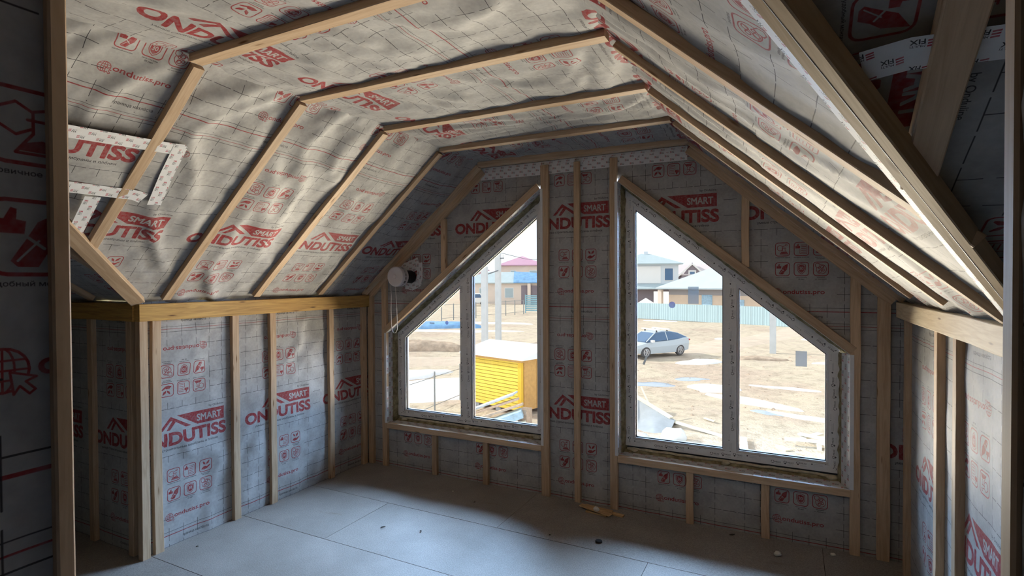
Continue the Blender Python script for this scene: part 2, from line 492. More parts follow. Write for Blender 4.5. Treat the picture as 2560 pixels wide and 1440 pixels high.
def vnoise(x, y, seed=0):
    """smooth lattice noise, -1..1, vectorised"""
    xi = np.floor(x).astype(int); yi = np.floor(y).astype(int); fx = x-xi; fy = y-yi
    def h(a, b):
        q = np.sin(a*127.1+b*311.7+seed*74.7)*43758.5453
        return (q-np.floor(q))*2-1
    sx = fx*fx*(3-2*fx); sy = fy*fy*(3-2*fy)
    return (h(xi, yi)*(1-sx)+h(xi+1, yi)*sx)*(1-sy)+(h(xi, yi+1)*(1-sx)+h(xi+1, yi+1)*sx)*sy
def fbm(x, y, seed, o=4):
    r = 0; a = 1.0
    for i in range(o): r = r+a*vnoise(x*2**i, y*2**i, seed+i*3.1); a *= .5
    return r

def membrane(name, O, a, b, n, s0, s1, t0, t1, uvf, bays=(), bulge=.016, fold=.006, res=.022, cuts=(), holes=(), parent=None, seed=1, kind='structure'):
    O = np.array(O, float); a = np.array(a, float); b = np.array(b, float); n = np.array(n, float)
    a /= np.linalg.norm(a); b /= np.linalg.norm(b); n /= np.linalg.norm(n)
    ns = max(2, int((s1-s0)/res)); nt = max(2, int((t1-t0)/res))
    S, T = np.meshgrid(np.linspace(s0, s1, ns+1), np.linspace(t0, t1, nt+1))
    env = np.ones_like(S)
    if len(bays):
        bs = np.array(sorted(list(bays)+[s0-.3, s1+.3]))
        i = np.clip(np.searchsorted(bs, S)-1, 0, len(bs)-2)
        u = (S-bs[i])/(bs[i+1]-bs[i])
        env = np.clip(np.sin(np.pi*u), 0, 1)**.7
    puff = .55+.45*fbm(S*1.1+seed, T*1.3, seed, 2)
    ang = .9*vnoise(S*.9, T*.9, seed+9)
    X = S*np.cos(ang)+T*np.sin(ang); Y = -S*np.sin(ang)+T*np.cos(ang)
    folds = 1-np.abs(fbm(X*4.0, Y*1.2, seed+5, 3)); folds = np.clip(folds, 0, 1)**2
    small = fbm(S*11, T*9, seed+2, 2)
    D = env*(bulge*puff+fold*(folds-.4))+ (fold*.25*small)*(.35+.65*env)
    D = np.minimum(D, .027)
    P = O+S[..., None]*a+T[..., None]*b+D[..., None]*n
    U, V = uvf(S, T)
    idx = np.arange(S.size).reshape(S.shape)
    quad = np.stack([idx[:-1, :-1], idx[:-1, 1:], idx[1:, 1:], idx[1:, :-1]], -1).reshape(-1, 4)
    if np.dot(np.cross(a, b), n) < 0: quad = quad[:, ::-1]
    if holes:
        cs = (S[:-1, :-1]+S[1:, 1:]).ravel()/2; ct = (T[:-1, :-1]+T[1:, 1:]).ravel()/2
        keep = np.ones(len(cs), bool)
        for h in holes:
            ins = np.zeros(len(cs), bool)
            for i in range(len(h)):
                ax, ay = h[i]; bx, by = h[(i+1) % len(h)]
                if ay == by: continue
                ins ^= ((ay > ct) != (by > ct)) & (cs < (bx-ax)*(ct-ay)/(by-ay)+ax)
            keep &= ~ins
        quad = quad[keep]
    me = bpy.data.meshes.new(name)
    me.from_pydata(P.reshape(-1, 3).tolist(), [], quad.tolist())
    uv = me.uv_layers.new(name='UVMap')
    li = np.empty(len(me.loops), np.int32); me.loops.foreach_get('vertex_index', li)
    uv.data.foreach_set('uv', np.stack([U.ravel()[li], V.ravel()[li]], -1).astype(np.float32).ravel())
    if cuts:
        bm = bmesh.new(); bm.from_mesh(me)
        for co, no in cuts:
            bmesh.ops.bisect_plane(bm, geom=bm.verts[:]+bm.edges[:]+bm.faces[:], plane_co=co, plane_no=no, clear_outer=True)
        bm.to_mesh(me); bm.free()
    me.materials.append(MEM); me.shade_smooth()
    o = bpy.data.objects.new(name, me); link(o, parent)
    if parent is None: o['kind'] = kind
    return o

def strip(name, parent, pts, wd, nrm, mat=None, lift=.002, seed=0, tile=(.066, .048)):
    """a strip of adhesive tape following a polyline on a surface"""
    pts = [Vector(p) for p in pts]; nrm = Vector(nrm).normalized()
    # resample
    Q = []
    for i in range(len(pts)-1):
        L = (pts[i+1]-pts[i]).length; k = max(1, int(L/.03))
        Q += [pts[i].lerp(pts[i+1], j/k) for j in range(k)]
    Q.append(pts[-1])
    V = []; uvs = []; F = []; acc = 0
    for i, p in enumerate(Q):
        if i: acc += (p-Q[i-1]).length
        d = (Q[min(i+1, len(Q)-1)]-Q[max(i-1, 0)]).normalized(); sd = nrm.cross(d).normalized()
        wv = RNG.uniform(-.0015, .0015)
        for j, q in enumerate((-.5, 0, .5)):
            V.append(p+sd*(q*wd)+nrm*(lift+wv*(j == 1))); uvs.append((acc/tile[0]+seed, (q+.5)*wd/tile[1]))
    for i in range(len(Q)-1):
        for j in (0, 1): F.append((i*3+j, (i+1)*3+j, (i+1)*3+j+1, i*3+j+1))
    return mesh(name, V, F, mat or TAPE, parent, uvs=uvs, smooth=True)

# ------------------------------------------------------------------ the room
ZK, ZC, XL, XR, WD = 1.448, 2.437, 1.164, 2.655, 3.785
LS = np.array([1.164, 0, .989]); LSl = np.linalg.norm(LS); LS = LS/LSl          # up the left slope
RS = np.array([-1.13, 0, .997]); RSl = np.linalg.norm(RS); RS = RS/RSl          # up the right slope
nL = np.array([LS[2], 0, -LS[0]]); nR = np.array([RS[2], 0, -RS[0]]); nR = np.array([-abs(RS[2]), 0, -abs(RS[0])])
G = .03                                                                          # batten thickness
YB = -3.32                                                                       # face of the added, unseen partition behind the camera's doorway
EL = (0.39, -0.49); ER = (-.504, -.919)                                          # plan direction of the valleys
YL, YR = -1.85, -1.81                                                            # where the knee walls end

# floor
fl = MB().box(-2.8, 6.2, -5.2, .25, -.12, -.018).build('floor', plain('subfloor', (.10, .08, .06), .9), center=False); fl['kind'] = 'structure'
def chipboard():
    m, nt, b, N, L = newmat('chipboard')
    tc = N.new('ShaderNodeTexCoord'); oi = N.new('ShaderNodeObjectInfo')
    mp = mapping(N, L, tc.outputs['Object'], (1, 1, 1)); L.new(oi.outputs['Random'], mp.inputs['Location'])
    n1 = noise(N, L, mp.outputs[0], 3.0, 5, .6); n2 = noise(N, L, mp.outputs[0], 160, 2, .7)
    r1 = ramp(N, [(.3, (.275, .25, .225)), (.7, (.365, .335, .305))]); L.new(n1.outputs['Fac'], r1.inputs[0])
    r2 = ramp(N, [(.35, (.72, .72, .72)), (.65, (1.12, 1.12, 1.12))]); L.new(n2.outputs['Fac'], r2.inputs[0])
    c = mixc(N, L, 1.0, r1.outputs[0], r2.outputs[0], 'MULTIPLY')
    n3 = noise(N, L, mapping(N, L, tc.outputs['Object'], (1, 4, 1)).outputs[0], 2.3, 4, .7, .6)
    r3 = ramp(N, [(.64, (0, 0, 0)), (.74, (.5, .5, .5))]); L.new(n3.outputs['Fac'], r3.inputs[0])
    c = mixc(N, L, r3.outputs[0], c, (.20, .15, .10))
    L.new(c, b.inputs['Base Color']); b.inputs['Roughness'].default_value = .55; b.inputs['Specular IOR Level'].default_value = .3
    bump(N, L, b, n2.outputs['Fac'], .2, .001)
    return m
CHIP = chipboard()
rows = [(.03, -.598, [-2.8, -.24, 1.592, 3.42, 6.2]), (-.602, -1.198, [-2.8, -1.1, .72, 2.55, 4.38, 6.2]), (-1.202, -1.798, [-2.8, -.2, 1.63, 3.46, 6.2]),
        (-1.802, -2.398, [-2.8, -1.0, .83, 2.66, 4.5, 6.2]), (-2.402, -2.998, [-2.8, -.2, 1.63, 3.46, 6.2]), (-3.002, -5.2, [-2.8, .83, 2.66, 6.2])]
for y1, y0, xs in rows:
    for i in range(len(xs)-1):
        MB().box(xs[i]+.0015, xs[i+1]-.0015, y0, y1, -.018, RNG.uniform(-.0006, .0004)).build('floor_panel', CHIP, fl)

def U_left(y, t): return (y+1.865+.07)/PS, t/PT
# left knee wall, facing +x
wl = membrane('wall_left', (-G, 0, 0), (0, 1, 0), (0, 0, 1), (1, 0, 0), YL, .06, -.02, 1.46, U_left, bays=(-1.75, -1.25, -.965, -.41, 0), bulge=.010, fold=.018, seed=3)
for y, wd in ((-1.755, .05), (-1.252, .05), (-.963, .05), (-.412, .048)):
    batten('batten', wl, (0, y, .0), (0, y, 1.352), wd, G, (1, 0, 0), bow=RNG.uniform(-.006, .006))
batten('batten', wl, (0, -.035, 0), (0, -.035, 1.352), .055, G, (1, 0, 0))
batten('top_beam', wl, (.022, YL-.01, 1.399), (.022, .02, 1.399), .098, .075, (1, 0, 0), BEAM, .0025)
# corner studs where the knee wall turns into the side wing
batten('corner_stud', wl, (-.012, YL-.006, 0), (-.012, YL-.006, 1.35), .045, .045, (0, -1, 0))
# left wing knee wall, facing -y
ww = membrane('wall_left_wing', (0, YL+G, 0), (1, 0, 0), (0, 0, 1), (0, -1, 0), -2.7, -.02, -.02, 1.46, lambda x, t: ((x+1.30)/PS, t/PT), bays=(-1.1, -.55, -.1), bulge=.006, fold=.004, seed=4)
for x in (-.115, -.53, -1.15, -1.75): batten('batten', ww, (x, YL, 0), (x, YL, 1.35), .05, G, (0, -1, 0))
batten('top_beam', ww, (-2.7, YL-.02, 1.399), (-.03, YL-.02, 1.399), .098, .07, (0, -1, 0), BEAM, .002)
MB().box(-2.75, -2.7, -5.2, -1.75, -.02, 2.6).build('wall_left_end', plain('unseen_dark_end_wall', (.13, .10, .07), .9))['kind'] = 'structure'  # end wall out of view, dark to soak up bounced light

# left slope
def valley_cut(p, d, side):
    n = Vector((d[1], -d[0], 0)).normalized()*side
    return (Vector((p[0], p[1], 0)), n)
mo = -nL*G
vcutL = valley_cut((0, YL), EL, 1)
# keep the side that holds the gable
def keepside(cut, ref):
    co, no = cut
    return (co, no) if (Vector(ref)-co).dot(no) < 0 else (co, -no)
sl = membrane('ceiling_slope_left', np.array([0, 0, ZK])+mo, (0, 1, 0), LS, nL, -3.5, .08, -.03, LSl+.06,
              lambda y, d: (np.where(d > 1.205, y+2.025, y+1.812)/.67+.07/PS, (d+.105)/PT), bays=(-2.25, -1.71, -1.109, -.545, -.03), bulge=.019, fold=.030, seed=11,
              cuts=[keepside(vcutL, (.5, -.5, 0))])
def onL(y, d, h=0.0): return tuple(np.array([0, y, ZK])+LS*d+nL*h)
for y, d0 in ((-.545, .03), (-1.109, .03), (-1.712, .03), (-2.235, .44)):
    batten('batten', sl, onL(y, d0), onL(y, LSl-.02), .05, G, nL, bow=RNG.uniform(-.005, .005))
batten('batten', sl, onL(-.028, 0), onL(-.028, LSl-.02), .055, .035, nL)
# membrane patch taped into the slope
def onLm(px): return tuple(np.array(px))
PA = [(.805, -2.535), (.835, -2.14), (.60, -2.09), (.60, -2.46)]
def slope_pt(x, y, h): 
    d = x/LS[0]; return np.array([0, y, ZK])+LS*d+mo+nL*h
pv = []; pu = []; pf = []
for j in range(9):
    for i in range(15):
        u, v = i/14, j/8
        x = (PA[3][0]*(1-u)+PA[2][0]*u)*(1-v)+(PA[0][0]*(1-u)+PA[1][0]*u)*v; y = (PA[3][1]*(1-u)+PA[2][1]*u)*(1-v)+(PA[0][1]*(1-u)+PA[1][1]*u)*v
        pv.append(slope_pt(x, y, .024+.006*math.sin(5*u+3*v)*math.sin(math.pi*u)))
        pu.append(((y+2.815)/PS+.07/PS, (x/LS[0]-.373)/PT))
for j in range(8):
    for i in range(14): pf.append((j*15+i, j*15+i+1, (j+1)*15+i+1, (j+1)*15+i))
mesh('membrane_patch', pv, pf, MEM, sl, uvs=pu, smooth=True)
for q in ([(.82, -2.56), (.835, -2.16), (.84, -2.11)], [(.855, -2.13), (.72, -2.115), (.575, -2.09)], [(.61, -2.47), (.61, -2.19), (.60, -2.15)], [(.58, -2.345), (.39, -2.335)]):
    strip('adhesive_tape', sl, [slope_pt(x, y, .028) for x, y in q], .06, nL, seed=RNG.random())
# valley batten between slope and wing
e3 = np.array([EL[0], EL[1], EL[0]*LS[2]/LS[0]]); e3 = e3/np.linalg.norm(e3)
vb0 = np.array([0, YL, ZK])+nL*0; 
batten('valley_batten', sl, tuple(vb0+e3*.02+nL*.01+np.array([0, .0, 0])), tuple(vb0+e3*1.9+nL*.01), .07, .035, tuple(nL+np.array([0, -.25, 0])), PINE)
# left wing slope
kw = EL[0]*LS[2]/LS[0]/(-EL[1])
WS = np.array([0, -1, kw]); WSl = np.linalg.norm(WS); WS = WS/WSl
nW = np.array([0, -WS[2], WS[1]]); nW = nW if nW[2] < 0 else -nW
wsl = membrane('ceiling_slope_left_wing', np.array([0, YL, ZK])-nW*G, (1, 0, 0), WS, nW, -2.75, 1.4, -.03, 2.2, lambda x, d: ((x+.4)/PS, (d+.2)/PT), bays=(-1.0, -.4), bulge=.01, fold=.006, seed=21,
               cuts=[keepside(vcutL, (-.5, -2.2, 0))])
for x in (-.45, -1.05):
    a0 = np.array([x, YL, ZK])+WS*.03; batten('batten', wsl, tuple(a0), tuple(a0+WS*1.7), .05, G, nW)
a0 = np.array([.12, YL, ZK])+WS*.22; batten('batten', wsl, tuple(a0), tuple(a0+WS*1.5), .05, G, nW)

# flat ceiling
ce = membrane('ceiling', (0, 0, ZC+G), (0, 1, 0), (1, 0, 0), (0, 0, -1), -3.9, .08, XL-.05, XR+.05,
              lambda y, x: ((y+1.927)/.654+.07/PS, (x-1.37+.635)/PT), bays=(-2.25, -1.712, -1.109, -.545, -.03), bulge=.019, fold=.030, seed=31)
for y in (-.545, -1.109, -1.712, -2.253, -2.85):
    batten('batten', ce, (XL-.01, y, ZC), (XR+.01, y, ZC), .055, .032, (0, 0, -1), bow=RNG.uniform(-.005, .005))
batten('batten', ce, (XL-.02, -.03, ZC-.008), (XR+.02, -.03, ZC-.008), .06, .05, (0, 0, -1))

# right slope: the ceiling sheet runs over the edge, the lower sheet laps it
OR = np.array([WD, 0, 1.44]); moR = -nR*G
vR0 = (WD, YR)
vcutR = valley_cut(vR0, ER, 1)
def uvR(y, d):
    up = d > .80
    u = np.where(up, (y+1.94)/.654+.07/PS, (-y-1.75)/PS+.07/PS)
    v = np.where(up, (.614+RSl-d)/PT, (d+.24)/PT)
    return u, v
sr = membrane('ceiling_slope_right', OR+moR, (0, 1, 0), RS, nR, -4.3, .08, .80, RSl+.06, lambda y, d: ((y+1.94)/.654+.07/PS, (.614+RSl-d)/PT), bays=(-2.4, -1.712, -1.109, -.545, -.03), bulge=.019, fold=.018, seed=41,
              cuts=[keepside(vcutR, (3.0, -.5, 0))])
sr2 = membrane('lower_membrane_sheet', OR+moR+nR*.004, (0, 1, 0), RS, nR, -4.3, .08, -.03, .86, lambda y, d: ((-y-1.75)/PS+.07/PS, (d+.24)/PT), bays=(-2.4, -1.712, -1.109, -.545, -.03), bulge=.019, fold=.018, seed=41,
              cuts=[keepside(vcutR, (3.0, -.5, 0))], parent=sr)
def onR(y, d, h=0.0): return tuple(OR+np.array([0, y, 0])+RS*d+nR*h)
for y, d0 in ((-.55, .06), (-1.12, .05), (-1.66, .0)):
    batten('batten', sr, onR(y, d0), onR(y, RSl-.03), .05, G, nR, bow=RNG.uniform(-.006, .006))
dv = (2.33-1.81)/.919*math.hypot(.504, .445)
batten('batten', sr, onR(-2.26, dv-.09), onR(-2.26, RSl-.02), .06, G, nR)
batten('batten', sr, onR(-.028, 0), onR(-.028, RSl-.02), .055, .035, nR)
# right valley board and wing slope
er = np.array([-.504, -.919, .445]); er = er/np.linalg.norm(er)
V0 = np.array([WD, YR, 1.44])
kwr = .445/.919
WR = np.array([0, -1, kwr]); WR = WR/np.linalg.norm(WR); nWR = np.array([0, -kwr, -1.0]); nWR /= np.linalg.norm(nWR)
vn = nR+nWR; vn /= np.linalg.norm(vn)
wsr = membrane('ceiling_slope_right_wing', np.array([WD, YR, 1.44])-nWR*G, (1, 0, 0), WR, nWR, -1.4, 2.4, -.05, 2.3, lambda x, d: (np.where(d > .99, 1.3375-d, 1.426-d)/PS, np.where(d > .99, x+.725, x+1.085)/PT), bays=(-.33, .3), bulge=.012, fold=.008, seed=51,
               cuts=[keepside(vcutR, (4.2, -3.0, 0))])
batten('valley_board', wsr, tuple(V0+er*(-.06)+vn*.022+np.array([.02, 0, 0])), tuple(V0+er*2.2+vn*.022+np.array([.02, 0, 0])), .046, .034, tuple(vn+np.array([-.12, 0, 0])), VALLEY)
a0 = np.array([3.455, -2.43, 1.44+kwr*(2.43-1.81)]); a1 = np.array([3.43, -3.25, 1.44+kwr*(3.25-1.81)])
batten('batten', wsr, tuple(a0+nWR*.008), tuple(a1+nWR*.008), .05, .034, tuple(nWR))
a0 = np.array([3.92, -2.0, 1.44+kwr*(2.0-1.81)]); a1 = np.array([3.92, -3.25, 1.44+kwr*(3.25-1.81)])
batten('batten', wsr, tuple(a0), tuple(a1), .05, G, tuple(nWR))
def onWR(x, y, h): return tuple(np.array([x, y, 1.44+kwr*(YR-y)])+nWR*h)
strip('adhesive_tape', wsr, [onWR(3.64, -2.70, -.006), onWR(3.40, -2.71, -.006), onWR(3.345, -2.70, -.006)], .06, nWR, seed=.3)
strip('adhesive_tape', sr, [tuple(V0+er*q+np.array([-.014, .0, 0])+moR+nR*.026) for q in (.05, .5, 1.0, 1.5, 2.0)], .06, nR, seed=.1)

# right knee wall, facing -x
wr = membrane('wall_right', (WD+G, 0, 0), (0, 1, 0), (0, 0, 1), (-1, 0, 0), YR-.02, .06, -.02, 1.46, lambda y, z: ((-y-1.0)/PS+.07/PS, (z+.02)/PT), bays=(-1.42, -1.11, -.82, -.14), bulge=.010, fold=.008, seed=61)
for y in (-.14, -.83, -1.12): batten('batten', wr, (WD, y, 0), (WD, y, 1.36), .05, G, (-1, 0, 0), bow=RNG.uniform(-.004, .004))
batten('batten', wr, (WD, YR+.03, 0), (WD, YR+.03, 1.36), .05, G, (-1, 0, 0))
batten('top_beam', wr, (WD-.015, .02, 1.40), (WD-.015, YR-.03, 1.40), .085, .06, (-1, 0, 0), BEAMR, .002)
wwr = membrane('wall_right_wing', (WD, YR+G, 0), (1, 0, 0), (0, 0, 1), (0, -1, 0), .02, 2.4, -.02, 1.46, lambda x, t: ((x+.2)/PS, t/PT), bulge=.006, fold=.004, seed=64)
for x in (WD+.08, WD+.6, WD+1.2): batten('batten', wwr, (x, YR, 0), (x, YR, 1.44), .05, G, (0, -1, 0))
MB().box(6.15, 6.2, -5.2, -1.7, -.02, 2.6).build('wall_right_end', MATS['unseen_dark_end_wall'])['kind'] = 'structure'

# gable wall with the two windows
W1 = [(.205, .367), (1.634, .367), (1.634, 2.232), (.205, 1.130)]
W2 = [(2.207, .372), (3.553, .372), (3.553, 1.140), (2.207, 2.235)]
def grow(p, d):
    c = np.mean(p, 0); out = []
    n = len(p)
    for i in range(n):
        a, b, e = np.array(p[i-1]), np.array(p[i]), np.array(p[(i+1) % n])
        d1 = (b-a)/np.linalg.norm(b-a); d2 = (e-b)/np.linalg.norm(e-b)
        n1 = np.array([d1[1], -d1[0]]); n2 = np.array([d2[1], -d2[0]])
        k = (n1+n2)/(1+n1@n2); out.append(tuple(b+k*d))
    return out
VC = (.45, 1.605)     # hole of the ventilation duct
vh = [(VC[0]+.06*math.cos(t), VC[1]+.06*math.sin(t)) for t in np.linspace(0, 2*math.pi, 13)[:-1]]
wb = membrane('wall_back', (0, G, 0), (1, 0, 0), (0, 0, 1), (0, -1, 0), -.10, WD+.10, -.02, 2.62, lambda x, z: ((x-.893)/.70+.07/PS, ((z-.61)*.957+.635)/PT),
              bays=(.18, .69, 1.163, 1.667, 1.915, 2.18, 2.677, 3.119, 3.58), bulge=.006, fold=.005, res=.02, holes=[grow(W1, .02), grow(W2, .02)], seed=71)
FR = (0, -1, 0)
for x, wd, z0, z1 in ((.030, .055, 0, 1.47), (.180, .050, 0, 1.60), (.688, .046, 0, .325), (1.163, .046, 0, .325), (1.667, .062, 0, 2.40), (1.914, .044, 0, 2.40), (2.178, .052, 0, 2.40),
                      (2.677, .046, 0, .33), (3.119, .046, 0, .33), (3.580, .050, 0, 1.60), (3.715, .062, 0, 1.48), (3.006, .044, 1.645, 2.115), (.788, .046, 1.640, 2.06)):
    batten('batten', wb, (x, 0, z0), (x, 0, z1), wd, G, FR, bow=RNG.uniform(-.004, .004))
# boards round the windows
batten('sill_batten', wb, (.205, -.003, .345), (1.636, -.003, .345), .044, .034, FR)
batten('sill_batten', wb, (2.205, -.003, .350), (3.555, -.003, .350), .044, .034, FR)
def diag(p, q, wd):
    p = np.array([p[0], p[1]]); q = np.array([q[0], q[1]]); d = (q-p)/np.linalg.norm(q-p); n = np.array([-d[1], d[0]]); n = n if n[1] > 0 else -n
    a = p+n*wd/2; b = q+n*wd/2
    batten('diagonal_batten', wb, (a[0], -.003, a[1]), (b[0], -.003, b[1]), wd, .034, FR)
diag((.205, 1.130), (1.634, 2.232), .052); diag((2.207, 2.235), (3.553, 1.140), .052)
# boards under the slopes
d = LS; batten('rafter_board', wb, (.03, -.002, ZK+.0), (XL-.01, -.002, ZC-.035), .05, .03, FR)
batten('rafter_board', wb, (WD-.03, -.002, 1.44), (XR+.01, -.002, ZC-.035), .05, .03, FR)
strip('adhesive_tape', wb, [(1.13, G-.012, 2.375), (1.62, G-.012, 2.372), (2.2, G-.012, 2.378), (2.66, G-.012, 2.375)], .075, FR)
strip('adhesive_tape', wb, [(1.13, G-.011, 2.405), (2.66, G-.011, 2.405)], .05, FR, seed=.4)

# windows
def clipped(poly, x0, x1):
    """part of a convex polygon (x,z) between x0 and x1"""
    def half(p, k, sgn):
        out = []
        for i in range(len(p)):
            a, b = p[i-1], p[i]; ia = sgn*(a[0]-k) >= 0; ib = sgn*(b[0]-k) >= 0
            if ia != ib:
                t = (k-a[0])/(b[0]-a[0]); out.append((k, a[1]+t*(b[1]-a[1])))
            if ib: out.append(b)
        return out
    return half(half(poly, x0, 1), x1, -1)
WHITE = plain('white_pvc', (.78, .78, .80), .35, .4)
GASKET = plain('gasket', (.03, .03, .035), .6)
m, nt, b_, N, L = newmat('glass')
N.remove(b_); tr = N.new('ShaderNodeBsdfTransparent'); tr.inputs[0].default_value = (.97, .985, .985, 1); gl = N.new('ShaderNodeBsdfGlossy'); gl.inputs['Roughness'].default_value = .02
fn = N.new('ShaderNodeFresnel'); fn.inputs[0].default_value = 1.45; mx = N.new('ShaderNodeMixShader')
L.new(fn.outputs[0], mx.inputs[0]); L.new(tr.outputs[0], mx.inputs[1]); L.new(gl.outputs[0], mx.inputs[2]); L.new(mx.outputs[0], N['Material Output'].inputs[0])
GLASS = m
def foam_mat():
    m, nt, b, N, L = newmat('foam')
    tc = N.new('ShaderNodeTexCoord'); n = noise(N, L, tc.outputs['Object'], 26, 4, .6)
    r = ramp(N, [(.35, (.16, .13, .06)), (.7, (.46, .40, .24))]); L.new(n.outputs['Fac'], r.inputs[0]); L.new(r.outputs[0], b.inputs['Base Color'])
    b.inputs['Roughness'].default_value = .85; bump(N, L, b, n.outputs['Fac'], .8, .01); return m
FOAM = foam_mat()
PALEF = plain('pale_foam', (.62, .56, .42), .8, .2, var=.2, scale=40, bmp=.004)
def inset(p, d): return grow(p, -d)
def window(name, op, mull, glassb, splay):
    root = empty(name, (op[0][0], .13, op[0][1])); root['kind'] = 'structure'
    ox, oy, oz = op[0][0], .13, op[0][1]
    Lc = lambda x, y, z: (x-ox, y-oy, z-oz)
    def quadbox(nm, q, y0, y1, mat, uvl=None):
        n = len(q)
        V = [Lc(x, y0, z) for x, z in q]+[Lc(x, y1, z) for x, z in q]
        F = [tuple(range(n))[::-1], tuple(range(n, 2*n))]+[(i, (i+1) % n, n+(i+1) % n, n+i) for i in range(n)]
        uvs = None
        if uvl is not None:
            a, b = np.array(q[0]), np.array(q[1]); d = (b-a)/np.linalg.norm(b-a); nn = np.array([-d[1], d[0]])
            uvp = [((np.array(p)-a)@d/.36+uvl, abs((np.array(p)-a)@nn)/.066) for p in q]*2
            uvs = []
            for f in F: uvs += [uvp[i] for i in f]
        return mesh(nm, V, F, mat, root, uvs=uvs)
    # reveal boards lined with tape
    for i in range(4):
        a, b = np.array(op[i]), np.array(op[(i+1) % 4]); d = (b-a)/np.linalg.norm(b-a); n_ = np.array([d[1], -d[0]])
        L_ = np.linalg.norm(b-a)
        dd = .118 if i == 0 else .085
        sx = splay if i == 1 else 0.0
        P = [Lc(a[0], -.002, a[1]), Lc(b[0], -.002, b[1]), Lc(b[0]-sx, dd, b[1]), Lc(a[0]-sx, dd, a[1])]
        Q = [Lc(a[0]+n_[0]*.02, -.002, a[1]+n_[1]*.02), Lc(b[0]+n_[0]*.02, -.002, b[1]+n_[1]*.02), Lc(b[0]+n_[0]*.02, dd, b[1]+n_[1]*.02), Lc(a[0]+n_[0]*.02, dd, a[1]+n_[1]*.02)]
        u4 = [(0, 0), (L_/.084, 0), (L_/.084, .087/.06), (0, .087/.06)]
        mesh('taped_reveal', P+Q, [(0, 1, 2, 3), (7, 6, 5, 4), (0, 4, 5, 1), (1, 5, 6, 2), (2, 6, 7, 3), (3, 7, 4, 0)], TAPE, root, uvs=(u4*2))
        # foam bead behind the tape
        k = max(4, int(L_/.035)); V = []; F = []
        for j in range(k+1):
            p = a+d*(L_*j/k)-n_*sx*.8
            for q, (dn, y) in enumerate(((.010, dd-.012), (-.010, dd+.004), (-.022+.012*RNG.random(), .5*(dd+.15)), (-.022, .150), (.02, .150))):
                V.append(Lc(p[0]+n_[0]*(dn+RNG.uniform(-.004, .004)), y+RNG.uniform(-.004, .004), p[1]+n_[1]*(dn+RNG.uniform(-.004, .004))))
        for j in range(k):
            for q in range(4): F.append((j*5+q, j*5+q+1, (j+1)*5+q+1, (j+1)*5+q))
        mesh('foam_bead', V, F, FOAM, root, smooth=True)
    outer = inset(op, .018)
    outer = [(outer[0][0], outer[0][1]+.024), (outer[1][0], outer[1][1]+.024), outer[2], outer[3]]
    outer = [outer[0], (outer[1][0]-splay*.7, outer[1][1]), (outer[2][0]-splay*.7, outer[2][1]+splay*.6), outer[3]]
    inner = inset(outer, .062-splay*.2)
    inner = [(inner[0][0], glassb), (inner[1][0], glassb), inner[2], inner[3]]
    for i in range(4):
        quadbox('frame_rail', [outer[i], outer[(i+1) % 4], inner[(i+1) % 4], inner[i]], .13, .20, FILM, RNG.random())
    # black strip stands in for the shade in the gap under the frame
    quadbox('gap_shade_strip', [(op[0][0]+.01, op[0][1]+.012), (op[1][0]-.01, op[1][1]+.012), (outer[1][0], outer[1][1]+.004), (outer[0][0], outer[0][1]+.004)], .160, .19, GASKET)
    fo = grow(op, .06); fi = inset(op, .05)
    for i in range(4): quadbox('leak_blocker', [fo[i], fo[(i+1) % 4], fi[(i+1) % 4], fi[i]], .182, .196, GASKET)  # hidden dark ring added to stop light leaking round the frame
    mx0, mx1 = mull
    mp_ = clipped(inner, mx0, mx1); zt = [max(z for x, z in mp_ if abs(x-k) < 1e-6) for k in (mx0, mx1)]
    quadbox('mullion', [(mx1, glassb), (mx1, zt[1]), (mx0, zt[0]), (mx0, glassb)], .131, .20, FILM, RNG.random())
    for x0, x1 in ((inner[0][0], mx0), (mx1, inner[1][0])):
        pane = clipped(inner, x0, x1)
        ar = sum(pane[i-1][0]*pane[i][1]-pane[i][0]*pane[i-1][1] for i in range(len(pane)))
        if ar < 0: pane = pane[::-1]
        pin = inset(pane, .012)
        n = len(pane)
        for i in range(n):
            quadbox('glazing_bead', [pane[i], pane[(i+1) % n], pin[(i+1) % n], pin[i]], .142, .175, WHITE)
        pin2 = inset(pane, .017)
        for i in range(n):
            quadbox('gasket', [pin[i], pin[(i+1) % n], pin2[(i+1) % n], pin2[i]], .155, .175, GASKET)
        quadbox('pane', pin, .168, .172, GLASS)
    # squeezed out foam lumps on the sill
    for t in (.06, .50, .94):
        x = op[0][0]+(op[1][0]-op[0][0])*t
        lump('foam_lump', root, (x-ox, .125-oy, op[0][1]+.016-oz), .030, .016, .016, PALEF)
    mb = MB(); mb.tube([Lc(op[0][0]+.03+(op[1][0]-op[0][0]-.06)*j/30, .136+RNG.uniform(-.003, .003), op[0][1]+.022+RNG.uniform(-.003, .003)) for j in range(31)], .010, 6)
    mb.build('foam_seam', PALEF, root, smooth=True)
    return root
def lump(name, parent, c, rx, ry, rz, mat, seed=None, n=1):
    bm = bmesh.new(); bmesh.ops.create_icosphere(bm, subdivisions=2, radius=1)
    r = random.Random(seed if seed is not None else RNG.random())
    for v in bm.verts:
        k = 1+r.uniform(-.25, .25); v.co = Vector((v.co.x*rx*k, v.co.y*ry*k, v.co.z*rz*k))
    me = bpy.data.meshes.new(name); bm.to_mesh(me); bm.free(); me.materials.append(mat); me.shade_smooth()
    o = bpy.data.objects.new(name, me); o.location = c
    return link(o, parent)
win1 = window('window_1', W1, (.866, .960), .452, 0.0)
win2 = window('window_2', W2, (2.874, 2.944), .462, 0.035)
